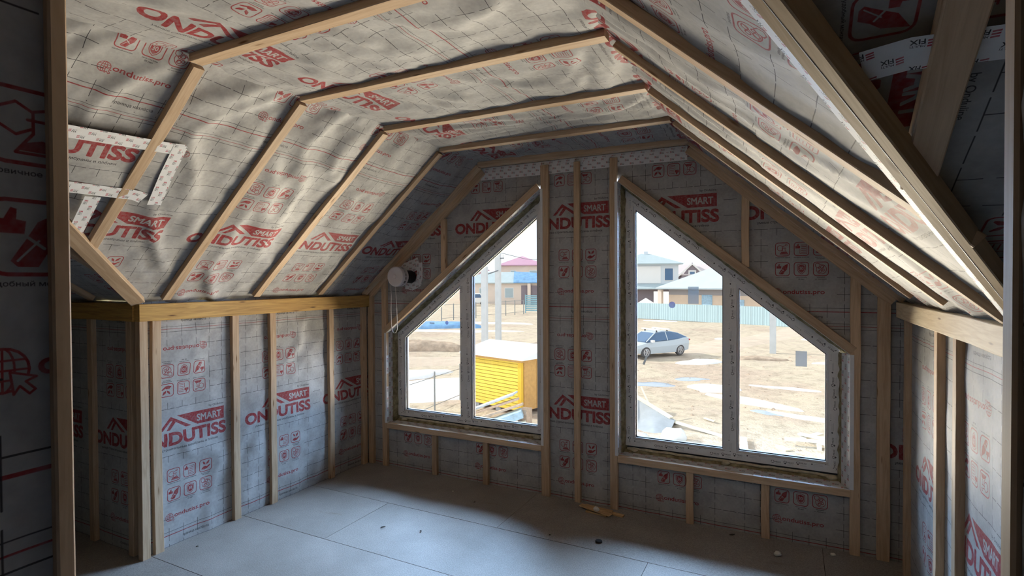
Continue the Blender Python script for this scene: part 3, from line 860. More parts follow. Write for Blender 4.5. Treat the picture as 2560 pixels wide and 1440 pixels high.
def film_sticker(name, col, k):
    m, nt, b, N, L = newmat(name)
    b.inputs['Base Color'].default_value = (*col, 1); b.inputs['Roughness'].default_value = .5
    tr = N.new('ShaderNodeBsdfTransparent'); mx = N.new('ShaderNodeMixShader'); mx.inputs[0].default_value = k
    L.new(tr.outputs[0], mx.inputs[1]); L.new(b.outputs[0], mx.inputs[2]); L.new(mx.outputs[0], N['Material Output'].inputs[0])
    return m
STICK = film_sticker('pane_sticker', (.45, .52, .58), .55)
STICKB = film_sticker('blue_sticker', (.22, .27, .55), .55)

# ------------------------------------------------------------------ partition with the doorway the photograph is taken from
XA, XB = 2.572, 3.372
pl_ = membrane('wall_doorway_left', (XA-.012, 0, 0), (0, 1, 0), (0, 0, 1), (1, 0, 0), -5.2, -3.333, -.02, 2.62, lambda y, z: ((y+3.558)/PS+.07/PS, (z-1.315)/PT), bays=(-3.34, -3.95), bulge=.010, fold=.008, seed=81)
batten('door_stud', pl_, (XA-.03, -3.317, 0), (XA-.03, -3.317, 2.45), .06, .017, (0, 1, 0), PINE, .0008)
pr_ = membrane('wall_doorway_right', (XB+.008, 0, 0), (0, 1, 0), (0, 0, 1), (-1, 0, 0), -5.2, -3.203, -.02, 2.62, lambda y, z: ((-y-3.075)/PS+.07/PS, (z-1.29)/PT), bays=(-3.26, -3.95), bulge=.008, fold=.006, seed=82)
batten('door_stud', pr_, (XB+.025, -3.185, 0), (XB+.025, -3.185, 2.45), .05, .02, (0, 1, 0), PINE, .0008)
DARKB = plain('unseen_dark_board', (.13, .10, .07), .9, .1, var=.15, scale=4)  # dark colour of the unseen walls soaks up bounced light
MB().box(-2.75, XA-.06, YB-.03, YB, -.02, 2.75).build('added_wall_front_left', DARKB)['kind'] = 'structure'  # added partition, out of view, closes the room against stray light
MB().box(XB+.03, 6.2, -3.24, -3.21, -.02, 2.75).build('added_wall_front_right', DARKB)['kind'] = 'structure'
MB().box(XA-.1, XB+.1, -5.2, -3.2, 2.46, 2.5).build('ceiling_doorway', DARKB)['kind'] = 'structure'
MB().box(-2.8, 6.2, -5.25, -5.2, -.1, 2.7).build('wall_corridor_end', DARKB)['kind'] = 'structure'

# ------------------------------------------------------------------ things in the room
BLACK = plain('black_rubber', (.012, .012, .014), .5, .3)
VENTW = plain('vent_plastic', (.70, .66, .68), .45, .4)
CORDM = plain('cord', (.75, .73, .70), .7)
def lathe(mb, prof, n=28, axis_y=True):
    """profile [(y, r)] turned about the y axis"""
    V = []; F = []
    for y, r in prof:
        for k in range(n):
            t = 2*math.pi*k/n; V.append((r*math.cos(t), y, r*math.sin(t)))
    for i in range(len(prof)-1):
        for k in range(n): F.append((i*n+k, i*n+(k+1) % n, (i+1)*n+(k+1) % n, (i+1)*n+k))
    mb.add(V, F); return mb
ve = empty('ventilation_valve', (VC[0], G-.006, VC[1]))
tag(ve, 'round white ventilation valve on a black duct with a hanging pull cord', 'ventilation valve')
lathe(MB(), [(.05, .052), (-.135, .052)]).build('duct', BLACK, ve, smooth=True)
lathe(MB(), [(-.130, .052), (-.130, .079), (-.142, .081), (-.150, .079), (-.150, .052)]).build('back_ring', VENTW, ve)
lathe(MB(), [(-.135, .060), (-.180, .060)]).build('inner_sleeve', BLACK, ve, smooth=True)
cp = lathe(MB(), [(-.176, .058), (-.176, .080), (-.196, .080), (-.202, .077), (-.204, .070), (-.2045, .0)], 40).build('cap', VENTW, ve)
lathe(MB(), [(-.2, .017), (-.2095, .016), (-.2105, .013), (-.2105, 0)]).build('boss', VENTW, ve)
for k in range(16):
    t = 2*math.pi*k/16; c, s_ = math.cos(t), math.sin(t)
    MB().beam((c*.074, -.148, s_*.074), (c*.074, -.174, s_*.074), .008, .007, (c, 0, s_)).build('grille_rib', VENTW, ve)
MB().tube([(-.055, -.19, -.065), (-.050, -.19, -.15), (-.053, -.19, -.26), (-.052, -.19, -.38), (-.045, -.188, -.43), (-.030, -.186, -.452), (-.010, -.185, -.448), (.006, -.186, -.42), (.006, -.188, -.34), (.004, -.19, -.25), (-.002, -.19, -.15), (-.006, -.19, -.075)], .0019, 6).build('pull_cord', CORDM, ve, smooth=True)
for q in ([(.36, 1.680), (.44, 1.705), (.535, 1.735)], [(.37, 1.645), (.45, 1.665), (.54, 1.695)], [(.545, 1.72), (.550, 1.62), (.535, 1.545)], [(.40, 1.535), (.47, 1.520), (.545, 1.555)]):
    strip('adhesive_tape', wb, [(x, G-.012, z) for x, z in q], .058, FR, seed=RNG.random())
def sticker(par, x, z, wd, h, mat, rnd=False):
    ox, oz = par.location.x, par.location.z
    if rnd: P = [(x-ox+wd*math.cos(t), .1665-.13, z-oz+wd*math.sin(t)) for t in np.linspace(0, 2*math.pi, 21)[:-1]]
    else: P = [(x-ox-wd/2, .1665-.13, z-oz-h/2), (x-ox+wd/2, .1665-.13, z-oz-h/2), (x-ox+wd/2, .1665-.13, z-oz+h/2), (x-ox-wd/2, .1665-.13, z-oz+h/2)]
    return MB().prism(P, (0, .0008, 0)).build('pane_sticker', mat, par)
sticker(win2, 2.674, 1.466, .068, .115, STICK); sticker(win2, 2.536, 1.40, .022, 0, STICKB, True)
sticker(win2, 3.311, 1.081, .062, .095, STICK); sticker(win1, .708, 1.221, .016, 0, STICKB, True); sticker(win1, .559, 1.213, .05, .014, STICK)

# scraps on the floor
for lab, (x0, y0), (x1, y1), z, wd, th in (
        ('longest pale wooden shim on top of the scrap pile under the window pillar', (1.97, -.085), (2.20, -.155), .030, .034, .010),
        ('short wooden shim sticking out right of the scrap pile', (2.10, -.060), (2.27, -.090), .010, .030, .010),
        ('wide wooden shim lying at the back of the scrap pile', (1.99, -.060), (2.19, -.085), .020, .040, .010),
        ('dark stained wooden shim under the scrap pile', (2.02, -.110), (2.17, -.125), .010, .032, .010)):
    o = MB().beam((x0, y0, z-th/2), (x1, y1, z-th/2+.001), wd, th).build('wooden_shim', SCRAP, None, uv=True); tag(o, lab, 'wood scrap', 'wooden shims piled on the floor')
FOAMB = plain('foam_crumb', (.72, .69, .62), .8, .2, var=.1, scale=50)
for lab, x, y, r in (('foam crumb lying on the wooden shims', 2.105, -.150, .017), ('larger pale foam crumb on the floor near the right window', 3.19, -.20, .016), ('small pale foam crumb on the floor at the right corner', 3.47, -.06, .011), ('tiny foam crumb on the floor under the left window', 1.02, -.23, .006)):
    tag(lump('foam_crumb', None, (x, y, r*.75+(.034 if 'shims' in lab else 0)), r*1.2, r, r*.8, FOAMB), lab, 'foam crumb', 'foam crumbs on the floor')
mb = MB(); lathe(mb, [(0, .021), (.007, .021), (.010, .018), (.010, 0)]); mb.v = [(x, z, y) for x, y, z in mb.v]
mb.v = [(x+2.231, y-.493, z) for x, y, z in mb.v]
tag(mb.build('plastic_cap', BLACK), 'small round black plastic cap lying on the floor', 'cap')
CHIPD = plain('dark_shaving', (.05, .04, .03), .8)
for lab, x, y, L_, a in (('dark curled shaving at the left edge of the floor seam', .93, -.93, .03, .4), ('small dark chip in the middle of the floor', 1.20, -.87, .022, 2.0), ('dark chip on the floor below the left window', 1.26, -.33, .016, 1.0), ('dark chip left of the black cap', 1.93, -.55, .012, .3), ('dark twig on the floor below the right window', 2.92, -.05, .035, .2), ('dark speck near the corner studs', .12, -1.62, .014, .9)):
    mb = MB().tube([(x, y, .003), (x+L_*.5*math.cos(a), y+L_*.5*math.sin(a), .006), (x+L_*math.cos(a+.4), y+L_*math.sin(a+.4), .003)], [.002, .0035, .002], 5)
    tag(mb.build('wood_shaving', CHIPD), lab, 'shaving', 'dark shavings on the floor')

# ------------------------------------------------------------------ outside
GZ = -3.0
def soil():
    m, nt, b, N, L = newmat('soil')
    tc = N.new('ShaderNodeTexCoord')
    n1 = noise(N, L, tc.outputs['Object'], .22, 4, .65); n2 = noise(N, L, tc.outputs['Object'], 2.2, 4, .7)
    r1 = ramp(N, [(.36, (.54, .44, .36)), (.52, (.61, .53, .42)), (.66, (.57, .48, .40))]); L.new(n1.outputs['Fac'], r1.inputs[0])
    r2 = ramp(N, [(.30, (.74, .73, .71)), (.50, (1, 1, 1)), (.72, (1.12, 1.1, 1.08))]); L.new(n2.outputs['Fac'], r2.inputs[0])
    L.new(mixc(N, L, 1.0, r1.outputs[0], r2.outputs[0], 'MULTIPLY'), b.inputs['Base Color'])
    b.inputs['Roughness'].default_value = .95; b.inputs['Specular IOR Level'].default_value = .1
    bump(N, L, b, n2.outputs['Fac'], .6, .15)
    return m
SOIL = soil()
def gh(x, y): return GZ+.10*fbm(np.asarray(x)*.16, np.asarray(y)*.16, 5, 3)+.03*fbm(np.asarray(x)*.9, np.asarray(y)*.9, 8, 2)
xs = np.linspace(-48, 24, 145); ys = np.linspace(1.2, 66, 131)
X, Y = np.meshgrid(xs, ys); Z = gh(X, Y)
idx = np.arange(X.size).reshape(X.shape)
q = np.stack([idx[:-1, :-1], idx[:-1, 1:], idx[1:, 1:], idx[1:, :-1]], -1).reshape(-1, 4)
g_ = mesh('ground', np.stack([X, Y, Z], -1).reshape(-1, 3).tolist(), q.tolist(), SOIL, smooth=True, center=False); g_['kind'] = 'structure'
MB().box(-260, 200, 2, 320, GZ-.6, GZ-.14).build('ground_far', SOIL)['kind'] = 'structure'
def ribbon(name, pts, wd, mat, lift):
    pts = [Vector((x, y, 0)) for x, y in pts]; Q = []
    for i in range(len(pts)-1):
        k = max(2, int((pts[i+1]-pts[i]).length/.7)); Q += [pts[i].lerp(pts[i+1], j/k) for j in range(k)]
    Q.append(pts[-1]); V = []; F = []; nn = 6
    for i, p in enumerate(Q):
        d_ = (Q[min(i+1, len(Q)-1)]-Q[max(i-1, 0)]).normalized(); sd = Vector((-d_.y, d_.x, 0))
        for j in range(nn+1):
            t = j/nn-.5; p2 = p+sd*(t*wd*(1+.06*math.sin(i*.7)))
            V.append((p2.x, p2.y, float(gh(p2.x, p2.y))+lift*(1 if 0 < j < nn else -1)))
    for i in range(len(Q)-1):
        for j in range(nn): F.append((i*(nn+1)+j, (i+1)*(nn+1)+j, (i+1)*(nn+1)+j+1, i*(nn+1)+j+1))
    return mesh(name, V, F, mat, smooth=True, center=False)
ROADM = plain('dirt_road', (.62, .52, .43), .95, .1, var=.10, scale=1.5, bmp=.05)
ribbon('road', [(-40, 8), (-26, 14.5), (-15.5, 21.5), (-9.5, 25.6), (-4.4, 29.8), (-1.7, 34.5), (1.0, 41.5), (3.5, 49), (5.5, 56)], 4.2, ROADM, .05)['kind'] = 'structure'
SNOW = plain('snow', (.90, .91, .94), .7, .2, var=.04, scale=4, bmp=.03)
PUD = plain('puddle', (.42, .50, .62), .12, .5)
def blob(name, label, cat, cx, cy, rx, ry, h, rz, mat, seed, group):
    r = random.Random(seed); n = 26; V = [(0, 0, 0)]; ph = [r.uniform(0, 6.28) for _ in range(5)]
    rim = [1+sum(.16/(k+1)*math.sin((k+2)*2*math.pi*i/n+ph[k]) for k in range(5)) for i in range(n)]
    rings = (.35, .7, .92, 1.0); hz = (1, .8, .45, -.25)
    F = []
    ca, sa = math.cos(rz), math.sin(rz)
    out = []
    def put(u, v, hh):
        x = cx+u*rx*ca-v*ry*sa; y = cy+u*rx*sa+v*ry*ca
        return (x, y, float(gh(x, y))+hh)
    V = [put(0, 0, h)]
    for q_, hh in zip(rings, hz):
        for i in range(n):
            t = 2*math.pi*i/n; V.append(put(math.cos(t)*rim[i]*q_, math.sin(t)*rim[i]*q_, h*hh*(1+r.uniform(-.15, .15)) if hh > 0 else -.03))
    for i in range(n): F.append((0, 1+i, 1+(i+1) % n))
    for k in range(3):
        for i in range(n): F.append((1+k*n+i, 1+(k+1)*n+i, 1+(k+1)*n+(i+1) % n, 1+k*n+(i+1) % n))
    o = mesh(name, V, F, mat, smooth=True); tag(o, label, cat, group)
    return o
SN = 'melting snow patches in the field'
for a in (('broad snow field below the left window beside the wire fence', -10.6, 14.2, 4.2, 2.4, .16, .9, 1), ('snow drift behind the wire fence, by the dirt mound', -13.4, 17.0, 2.6, 1.3, .2, .9, 2),
          ('long thin snow streak beyond the field, left of the blue tarp', -31.5, 39.5, 6.0, 1.2, .08, .3, 3), ('snow streak in front of the blue tarp', -24.8, 37.6, 6.0, .9, .08, .3, 4), ('snow strip in front of the chain fence', -26.0, 45.5, 6.5, .9, .1, .45, 5),
          ('bright snow patch on the verge behind the parked car', -1.2, 27.7, 1.6, .7, .12, .75, 6), ('snow bank in the middle of the field, widest patch', .35, 20.9, .95, .9, .1, .4, 7), ('snow strip running from the field to the lower right', 1.9, 18.7, 1.7, .62, .08, -.55, 8),
          ('lower end of the melting snow strip near the puddle', 3.9, 16.7, 1.5, .28, .06, -.35, 9), ('small snow patch beyond the concrete pole', 4.9, 42.0, 1.0, .7, .1, .5, 10), ('thin snow line under the corrugated fence', -9.6, 56.9, 1.9, .35, .1, -.2, 11),
          ('thin snow rim in the field right of the mullion', 3.0, 22.0, 1.4, .22, .05, -.1, 12), ('small snow remnant left of the concrete pole', -1.2, 40, .6, .4, .1, .2, 13), ('small snow remnant in the field right of the pole', 5.0, 30, .7, .4, .08, .2, 14)):
    blob('snow_patch', a[0], 'snow', a[1], a[2], a[3], a[4], a[5], a[6], SNOW, a[7], SN)
for a in (('pale blue puddle in the field, left', -2.5, 20.6, 1.3, .6, .012, .3, 21), ('small puddle behind the snow bank', -.9, 22.6, .8, .4, .012, .2, 22), ('puddle along the melting snow strip', 2.5, 17.0, .6, .3, .012, -.5, 23), ('meltwater puddle at the right end of the snow strip', 5.0, 16.6, .9, .6, .012, -.3, 24)):
    blob('puddle', a[0], 'puddle', a[1], a[2], a[3], a[4], a[5], a[6], PUD, a[7], 'meltwater puddles')
DIRT = plain('dirt_mound', (.53, .42, .33), .95, .1, var=.25, scale=3, bmp=.08)
for a in (('dirt mound beside the snow drift', -16.2, 18.6, 1.2, .8, .75, .5, 31), ('low ridge of dug soil beyond the road, left window', -19.5, 24.6, 4.6, .9, .6, .45, 32), ('low soil ridge behind the yellow shed', -9.2, 30.2, 4.0, .7, .55, .5, 33), ('low soil ridge on the verge right of the car', 1.6, 30.4, 1.6, .6, .16, .6, 34)):
    blob('soil_mound', a[0], 'soil mound', a[1], a[2], a[3], a[4], a[5], a[6], DIRT, a[7], 'soil mounds in the field')
GRASS = plain('dry_grass', (.58, .47, .33), .95, .1, var=.25, scale=5)
# clods and dry tufts, nobody could count them
mb = MB(); r = random.Random(5)
for k in range(900):
    y = r.uniform(9, 34); x = r.uniform(-.58*y-3, .16*y+4); z = float(gh(x, y)); s_ = r.uniform(.03, .09)*(1 if r.random() < .85 else 1.8)
    P = [(x+s_*r.uniform(.6, 1.2)*math.cos(t), y+s_*r.uniform(.6, 1.2)*math.sin(t), z-.02) for t in (0, 1.3, 2.5, 3.8, 5.1)]
    mb.add(P+[(x, y, z+s_*r.uniform(.2, .5))], [(0, 1, 5), (1, 2, 5), (2, 3, 5), (3, 4, 5), (4, 0, 5)])
o = mb.build('soil_clods', DIRT, g_); tag(o, kind='stuff')

# parked car
PAINT = plain('car_paint', (.58, .66, .74), .25, .5); CARGLASS = plain('car_glass', (.08, .16, .30), .08, .6); TYRE = plain('tyre', (.10, .10, .11), .8); RIM = plain('rim', (.50, .50, .53), .35, .5, .6)
CARLOW = plain('car_lower', (.45, .44, .45), .5); RED = plain('tail_lamp', (.55, .05, .08), .3); WHITEP = plain('white_bar', (.88, .88, .88), .4)
car = empty('car', (-4.05, 29.2, float(gh(-4.05, 29.2))+.07), math.atan2(-1.99, -1.43))
tag(car, 'silver-blue hatchback with roof bars parked on the dirt road', 'car')
def loft(mb, secs):
    n = len(secs[0]); V = [p for s_ in secs for p in s_]; F = []
    for i in range(len(secs)-1):
        for k in range(n): F.append((i*n+k, i*n+(k+1) % n, (i+1)*n+(k+1) % n, (i+1)*n+k))
    F += [tuple(range(n))[::-1], tuple(range((len(secs)-1)*n, len(secs)*n))]
    return mb.add(V, F)
st = [(-2.18, .62, .95, .45), (-2.05, .78, 1.03, .30), (-1.6, .85, 1.04, .24), (-1.0, .88, .99, .22), (-.3, .88, .95, .22), (.4, .88, .93, .22), (.9, .87, .92, .22), (1.45, .84, .86, .24), (1.95, .74, .74, .30), (2.16, .55, .62, .42)]
def csec(x, hw, zb, zl):
    zm = zl+(zb-zl)*.55
    h = [(hw*.93, zl), (hw, zm), (hw*.96, zb-.05), (hw*.80, zb)]
    return [(x, y, z) for y, z in h]+[(x, -y, z) for y, z in h[::-1]]
loft(MB(), [csec(*a) for a in st]).build('body', PAINT, car, smooth=False)
gs_ = [(-2.0, .66, 1.02, .60, 1.05), (-1.35, .77, 1.0, .56, 1.30), (-.75, .80, .97, .55, 1.42), (-.1, .80, .95, .55, 1.44), (.45, .80, .93, .55, 1.38), (1.25, .76, .90, .62, .93)]
loft(MB(), [[(x, a, zb), (x, b, zt), (x, -b, zt), (x, -a, zb)] for x, a, zb, b, zt in gs_]).build('cabin_glass', CARGLASS, car)
loft(MB(), [[(x, b+.02, zt-.03), (x, b-.04, zt+.025), (x, -b+.04, zt+.025), (x, -b-.02, zt-.03)] for x, a, zb, b, zt in gs_[:5]]).build('roof', PAINT, car)
for s_ in (1, -1):
    MB().tube([(1.25, s_*.77, .93), (.45, s_*.575, 1.38)], .035, 6).build('pillar', PAINT, car)
    MB().beam((-.32, s_*.81, .94), (-.34, s_*.565, 1.42), .06, .03, (0, s_, 0)).build('pillar', PAINT, car)
    MB().box(-2.16, -1.95, s_*.62-.14, s_*.62+.14, .84, .93).build('tail_lamp', RED, car)
    MB().box(.85, 1.02, s_*.96-.09, s_*.96+.09, .90, 1.02).build('mirror', WHITEP, car)
    for x in (-1.3, 1.3):
        mb = MB(); lathe(mb, [(-.10, .22), (-.10, .30), (-.06, .325), (.06, .325), (.10, .30), (.10, .22)], 20); mb.v = [(a+x, b+s_*.76, c+.325) for a, b, c in mb.v]
        wh = mb.build('wheel', TYRE, car)
        mb = MB()
        for k in range(5):
            t = 2*math.pi*k/5; mb.beam((0, s_*.09, 0), (.21*math.cos(t), s_*.09, .21*math.sin(t)), .05, .03, (0, 1, 0))
        lathe(mb, [(s_*.06, .0), (s_*.06, .21), (s_*.10, .225), (s_*.10, .19), (s_*.075, .18)], 16)
        mb.build('rim', RIM, wh)
for x in (-.55, .25):
    MB().beam((x, -.72, 1.56), (x, .72, 1.56), .16, .06).build('roof_bar', WHITEP, car)
    for s_ in (1, -1): MB().box(x-.03, x+.03, s_*.5-.03, s_*.5+.03, 1.38, 1.54).build('bar_foot', TYRE, car)

# concrete poles
CONC = plain('concrete_pole', (.66, .70, .74), .85, .2, var=.06, scale=3)
DARKM = plain('dark_metal', (.16, .18, .20), .6, .3)
def pole(label, x, y, h, arm):
    t = empty('utility_pole', (x, y, float(gh(x, y))-.05)); tag(t, label, 'utility pole', 'concrete utility poles')
    MB().beam((0, 0, 0), (0, 0, h), .36, .24, (0, 1, 0)).build('shaft', CONC, t)
    if arm:
        MB().beam((-.35, 0, h-.5), (.45, 0, h-.5), .06, .06).build('crossarm', DARKM, t)
        for xx in (-.3, 0, .4):
            MB().tube([(xx, 0, h-.47), (xx, 0, h-.25)], .045, 6).build('insulator', WHITEP, t)
    return t
pole('shorter concrete pole left of the yellow shed roof', -13.6, 25.6, 5.5, False)
pole('taller concrete pole with crossarm above the teal bungalow', -14.47, 28.95, 6.6, True)
pole('lone concrete pole in the field seen through the right window', 2.24, 33.6, 7.5, True)
tag(MB().tube([(-13.6, 25.8, 1.9), (-14.4, 28.8, 2.2)], .04, 5).build('pole_brace', DARKM), 'steel brace running between the two left utility poles', 'brace')
tag(MB().tube([(-14.45, 28.95, 3.45), (-14.8, 34, 3.15), (-15.2, 40, 3.2), (-16, 52, 3.6)], .018, 4).build('power_line', DARKM), 'thin power line above the purple-roofed house', 'cable')

# yellow shed
YEL = plain('yellow_siding', (.92, .66, .10), .55, .3, var=.08, scale=8); SHADEB = plain('shaded_orange_boards', (.70, .40, .14), .6, .3, var=.10, scale=8); TRIMY = plain('shed_trim', (.90, .55, .06), .5); WROOF = plain('white_roof', (.92, .93, .95), .5)  # darker orange boards: shade of the sunless side put into the colour
shed = empty('garden_shed', (-4.72, 12.62, float(gh(-4.72, 12.62))), -.284); tag(shed, 'small yellow plank shed with a white roof below the left window', 'shed')
MB().box(-2.55, 0, 0, 2.6, .16, 1.86).build('wall_core', SHADEB, shed)
for k in range(14):
    z = .18+.12*k; MB().add([(-2.56, -.012, z), (-.10, -.012, z), (-.10, -.012, z+.112), (-2.56, -.012, z+.112), (-2.56, -.040, z+.006), (-.10, -.040, z+.006), (-.10, -.026, z+.106), (-2.56, -.026, z+.106)], [(4, 5, 6, 7), (0, 1, 5, 4), (1, 2, 6, 5), (2, 3, 7, 6), (3, 0, 4, 7)]).build('siding_plank', YEL, shed)
MB().box(-.12, .03, -.05, .06, .12, 1.86).build('corner_board', TRIMY, shed)
MB().box(-2.62, -2.50, -.05, .06, .12, 1.86).build('corner_board', TRIMY, shed)
for y0, y1, nm in ((.10, .72, 'wall_panel'), (.74, 1.42, 'door_leaf'), (1.44, 2.12, 'door_leaf'), (2.14, 2.58, 'wall_panel')):
    d_ = MB().box(.0, .035, y0, y1, .18, 1.80).build(nm, SHADEB, shed)
MB().box(-2.62, .06, -.06, 2.66, 1.80, 1.90).build('eave_board', SHADEB, shed)
MB().add([(-2.85, -.22, 1.90), (.25, -.22, 1.90), (.25, 2.82, 1.90), (-2.85, 2.82, 1.90), (-2.85, 1.3, 2.28), (.25, 1.3, 2.28), (-2.85, -.22, 1.96), (.25, -.22, 1.96), (.25, 2.82, 1.96), (-2.85, 2.82, 1.96)],
         [(3, 2, 1, 0), (0, 1, 7, 6), (2, 3, 9, 8), (6, 7, 5, 4), (8, 9, 4, 5), (1, 2, 8, 5, 7), (3, 0, 6, 4, 9)]).build('roof', WROOF, shed)
for x in (-2.3, -1.2, -.2):
    MB().box(x-.12, x+.12, .1, .5, .0, .16).build('foundation_block', CONC, shed)

# lumber left of the shed corner, wrapped boards
PLANK = plain('weathered_plank', (.62, .47, .36), .7, .2, var=.15, scale=10); FRESH = plain('fresh_plank', (.86, .78, .62), .6, .2, var=.08, scale=10); SHEET = plain('grey_sheet', (.60, .68, .76), .5, .3, var=.12, scale=4); BLUES = plain('blue_film', (.45, .66, .85), .4, .4, var=.2, scale=6)
lp = 'boards stacked in front of the yellow shed'
for i, (lab, a, b_, wd, th, mt) in enumerate((
        ('grey wrapped board on top of the stack by the shed', (-5.9, 11.35, -2.60), (-4.45, 11.62, -1.98), .55, .05, SHEET),
        ('brown board lying across the stack by the shed', (-5.75, 11.10, -2.66), (-4.25, 11.45, -2.10), .20, .06, PLANK),
        ('weathered board in front of the stack by the shed', (-5.55, 10.9, -2.78), (-4.05, 11.35, -2.22), .18, .06, PLANK),
        ('blue film wrapped bundle in the stack by the shed', (-5.2, 10.75, -2.95), (-4.05, 11.30, -2.48), .5, .22, BLUES),
        ('thin pale board at the bottom of the stack by the shed', (-5.0, 10.62, -2.99), (-3.85, 11.15, -2.72), .25, .06, FRESH))):
    tag(MB().beam(a, b_, wd, th).build('stacked_board', mt), lab, 'board', lp)
tag(MB().box(-4.30, -4.0, 11.5, 11.9, -3.05, -2.45).build('support_block', PLANK), 'timber block propping up the boards by the shed', 'timber block')

# wire fence by the snow
WIRE = plain('fence_wire', (.30, .32, .33), .6, .4)
wf = empty('wire_fence', (-7.85, 12.1, float(gh(-7.85, 12.1)))); tag(wf, 'light wire fence with thin posts beside the snow field', 'fence')
fp = [(.0, 0), (-.13, 1.85), (-.26, 3.7), (.14, -1.9), (.28, -3.8)]
for x, y in fp: MB().tube([(x, y, -.2), (x, y, 1.36)], .028, 6).build('post', WIRE, wf)
for z in (.16, 1.16): MB().tube([(.28, -3.8, z), (.0, 0, z+.01), (-.26, 3.7, z+.02)], .012, 5).build('rail', WIRE, wf)
# far chain fence
cf = empty('chain_fence', (-30.3, 53.0, GZ)); tag(cf, 'far chain link fence of thin posts in front of the teal bungalow', 'fence')
for k in range(9): MB().tube([(k*.35-1.2, k*1.9-6, -.2), (k*.35-1.2, k*1.9-6, 1.9)], .06, 5).build('post', WIRE, cf)
for z in (.3, 1.8): MB().tube([(-1.2, -6, z), (1.6, 9.2, z)], .03, 4).build('rail', WIRE, cf)
# blue tarp on the field
BLUE = plain('blue_tarp', (.20, .40, .68), .45, .3, var=.2, scale=1.5)
blob('ground_tarp', 'blue tarp spread over a pile at the far edge of the field', 'tarp', -27.8, 40.2, 4.2, 1.7, .55, .35, BLUE, 41, None)
# teal slat panels
TEAL = plain('teal_slat', (.30, .52, .62), .5, .3)
sp_ = empty('slat_fence', (-29.7, 64.8, GZ)); tag(sp_, 'teal slatted fence panel at the right edge of the left window', 'fence')
for k in range(9): MB().box(0, 5.0, -.03, .03, .25+.25*k, .42+.25*k).build('slat', TEAL, sp_)
for x in (0, 2.4, 4.9): MB().box(x, x+.12, -.1, -.03, -.1, 2.5).build('post', TEAL, sp_)

# houses
def house(name, label, x, y, rz, wd, dp, h, rise, walls, roofm, over=.6, roof='hip', wins=(), winm=None, trim=None):
    t = empty(name, (x, y, GZ-.15), rz); tag(t, label, 'house')
    MB().box(-wd/2, wd/2, 0, dp, 0, h+.1).build('wall', walls, t)
    o_ = over; x0, x1, y0, y1 = -wd/2-o_, wd/2+o_, -o_, dp+o_
    ym = (y0+y1)/2; hh = h+.1
    if roof == 'hip':
        k = min((y1-y0)/2, (x1-x0)/2-.05)
        P = [(x0, y0, hh), (x1, y0, hh), (x1, y1, hh), (x0, y1, hh), (x0+k, ym, hh+rise), (x1-k, ym, hh+rise), (x0, y0, hh-.18), (x1, y0, hh-.18), (x1, y1, hh-.18), (x0, y1, hh-.18)]
        Fc = [(0, 1, 5, 4), (1, 2, 5), (2, 3, 4, 5), (3, 0, 4), (6, 7, 1, 0), (7, 8, 2, 1), (8, 9, 3, 2), (9, 6, 0, 3), (9, 8, 7, 6)]
    elif roof == 'gable_side':
        P = [(x0, y0, hh), (x1, y0, hh), (x1, y1, hh), (x0, y1, hh), (x0, ym, hh+rise), (x1, ym, hh+rise), (x0, y0, hh-.18), (x1, y0, hh-.18), (x1, y1, hh-.18), (x0, y1, hh-.18)]
        Fc = [(0, 1, 5, 4), (1, 2, 5), (2, 3, 4, 5), (3, 0, 4), (6, 7, 1, 0), (7, 8, 2, 1), (8, 9, 3, 2), (9, 6, 0, 3), (9, 8, 7, 6)]
    MB().add(P, Fc).build('roof', roofm, t)
    for wx, wz, ww_, wh in wins:
        f_ = MB().box(wx-ww_/2, wx+ww_/2, -.06, .02, wz, wz+wh).build('window', trim or WHITEP, t)
        MB().box(-ww_/2+.12, ww_/2-.12, -.07-.02, -.03, -wh/2+.12, wh/2-.12).build('pane', winm or CARGLASS, f_)
    return t
W_PALE = plain('pale_wall', (.72, .78, .84), .8, .2); W_WHITE = plain('white_wall', (.92, .92, .92), .8, .2); W_PINK = plain('pink_wall', (.84, .72, .64), .8, .2); W_BRICK = plain('peach_brick', (.88, .70, .56), .8, .2, var=.05, scale=2); W_BROWN = plain('brown_wall', (.30, .26, .30), .8, .2)
R_TEAL = plain('teal_roof', (.46, .56, .61), .5, .3, var=.05, scale=1); R_PURP = plain('purple_roof', (.58, .34, .48), .5, .3); R_GREY = plain('blue_grey_roof', (.52, .60, .66), .6, .3, var=.04, scale=1); R_PINKG = plain('dull_pink_roof', (.66, .60, .62), .7, .2)
h1 = house('house', 'two-storey house with a teal hip roof behind the corrugated fence', -19.4, 93.5, .35, 10.5, 9, 7.4, 1.9, W_PALE, R_TEAL, .7, 'hip', [(3.6, 4.4, 1.6, 2.3), (-3.6, 4.4, 1.2, 2.2)])
MB().box(-2.3, 2.2, -.10, .0, 4.0, 7.0).build('white_panel', W_WHITE, h1)
MB().add([(-5.8, 0, 3.9), (6.4, 0, 3.9), (6.6, -2.2, 3.1), (-6.0, -2.2, 3.1), (-5.8, 0, 3.7), (6.4, 0, 3.7), (6.6, -2.2, 2.95), (-6.0, -2.2, 2.95)], [(0, 3, 2, 1), (4, 5, 6, 7), (3, 7, 6, 2), (0, 4, 7, 3), (1, 2, 6, 5)]).build('porch_roof', R_TEAL, h1)
MB().box(-5.2, 5.6, -.12, .0, 0, 3.0).build('porch_wall', W_BROWN, h1)
MB().box(-.2, .5, 4.2, 4.9, 9.0, 9.8).build('chimney', W_PALE, h1)
h2 = house('house', 'dark house with a white-trimmed gable and dull pink roof', -13.6, 121, .15, 13, 8, 5.6, 2.3, W_BROWN, R_PINKG, .8, 'gable_side', [])
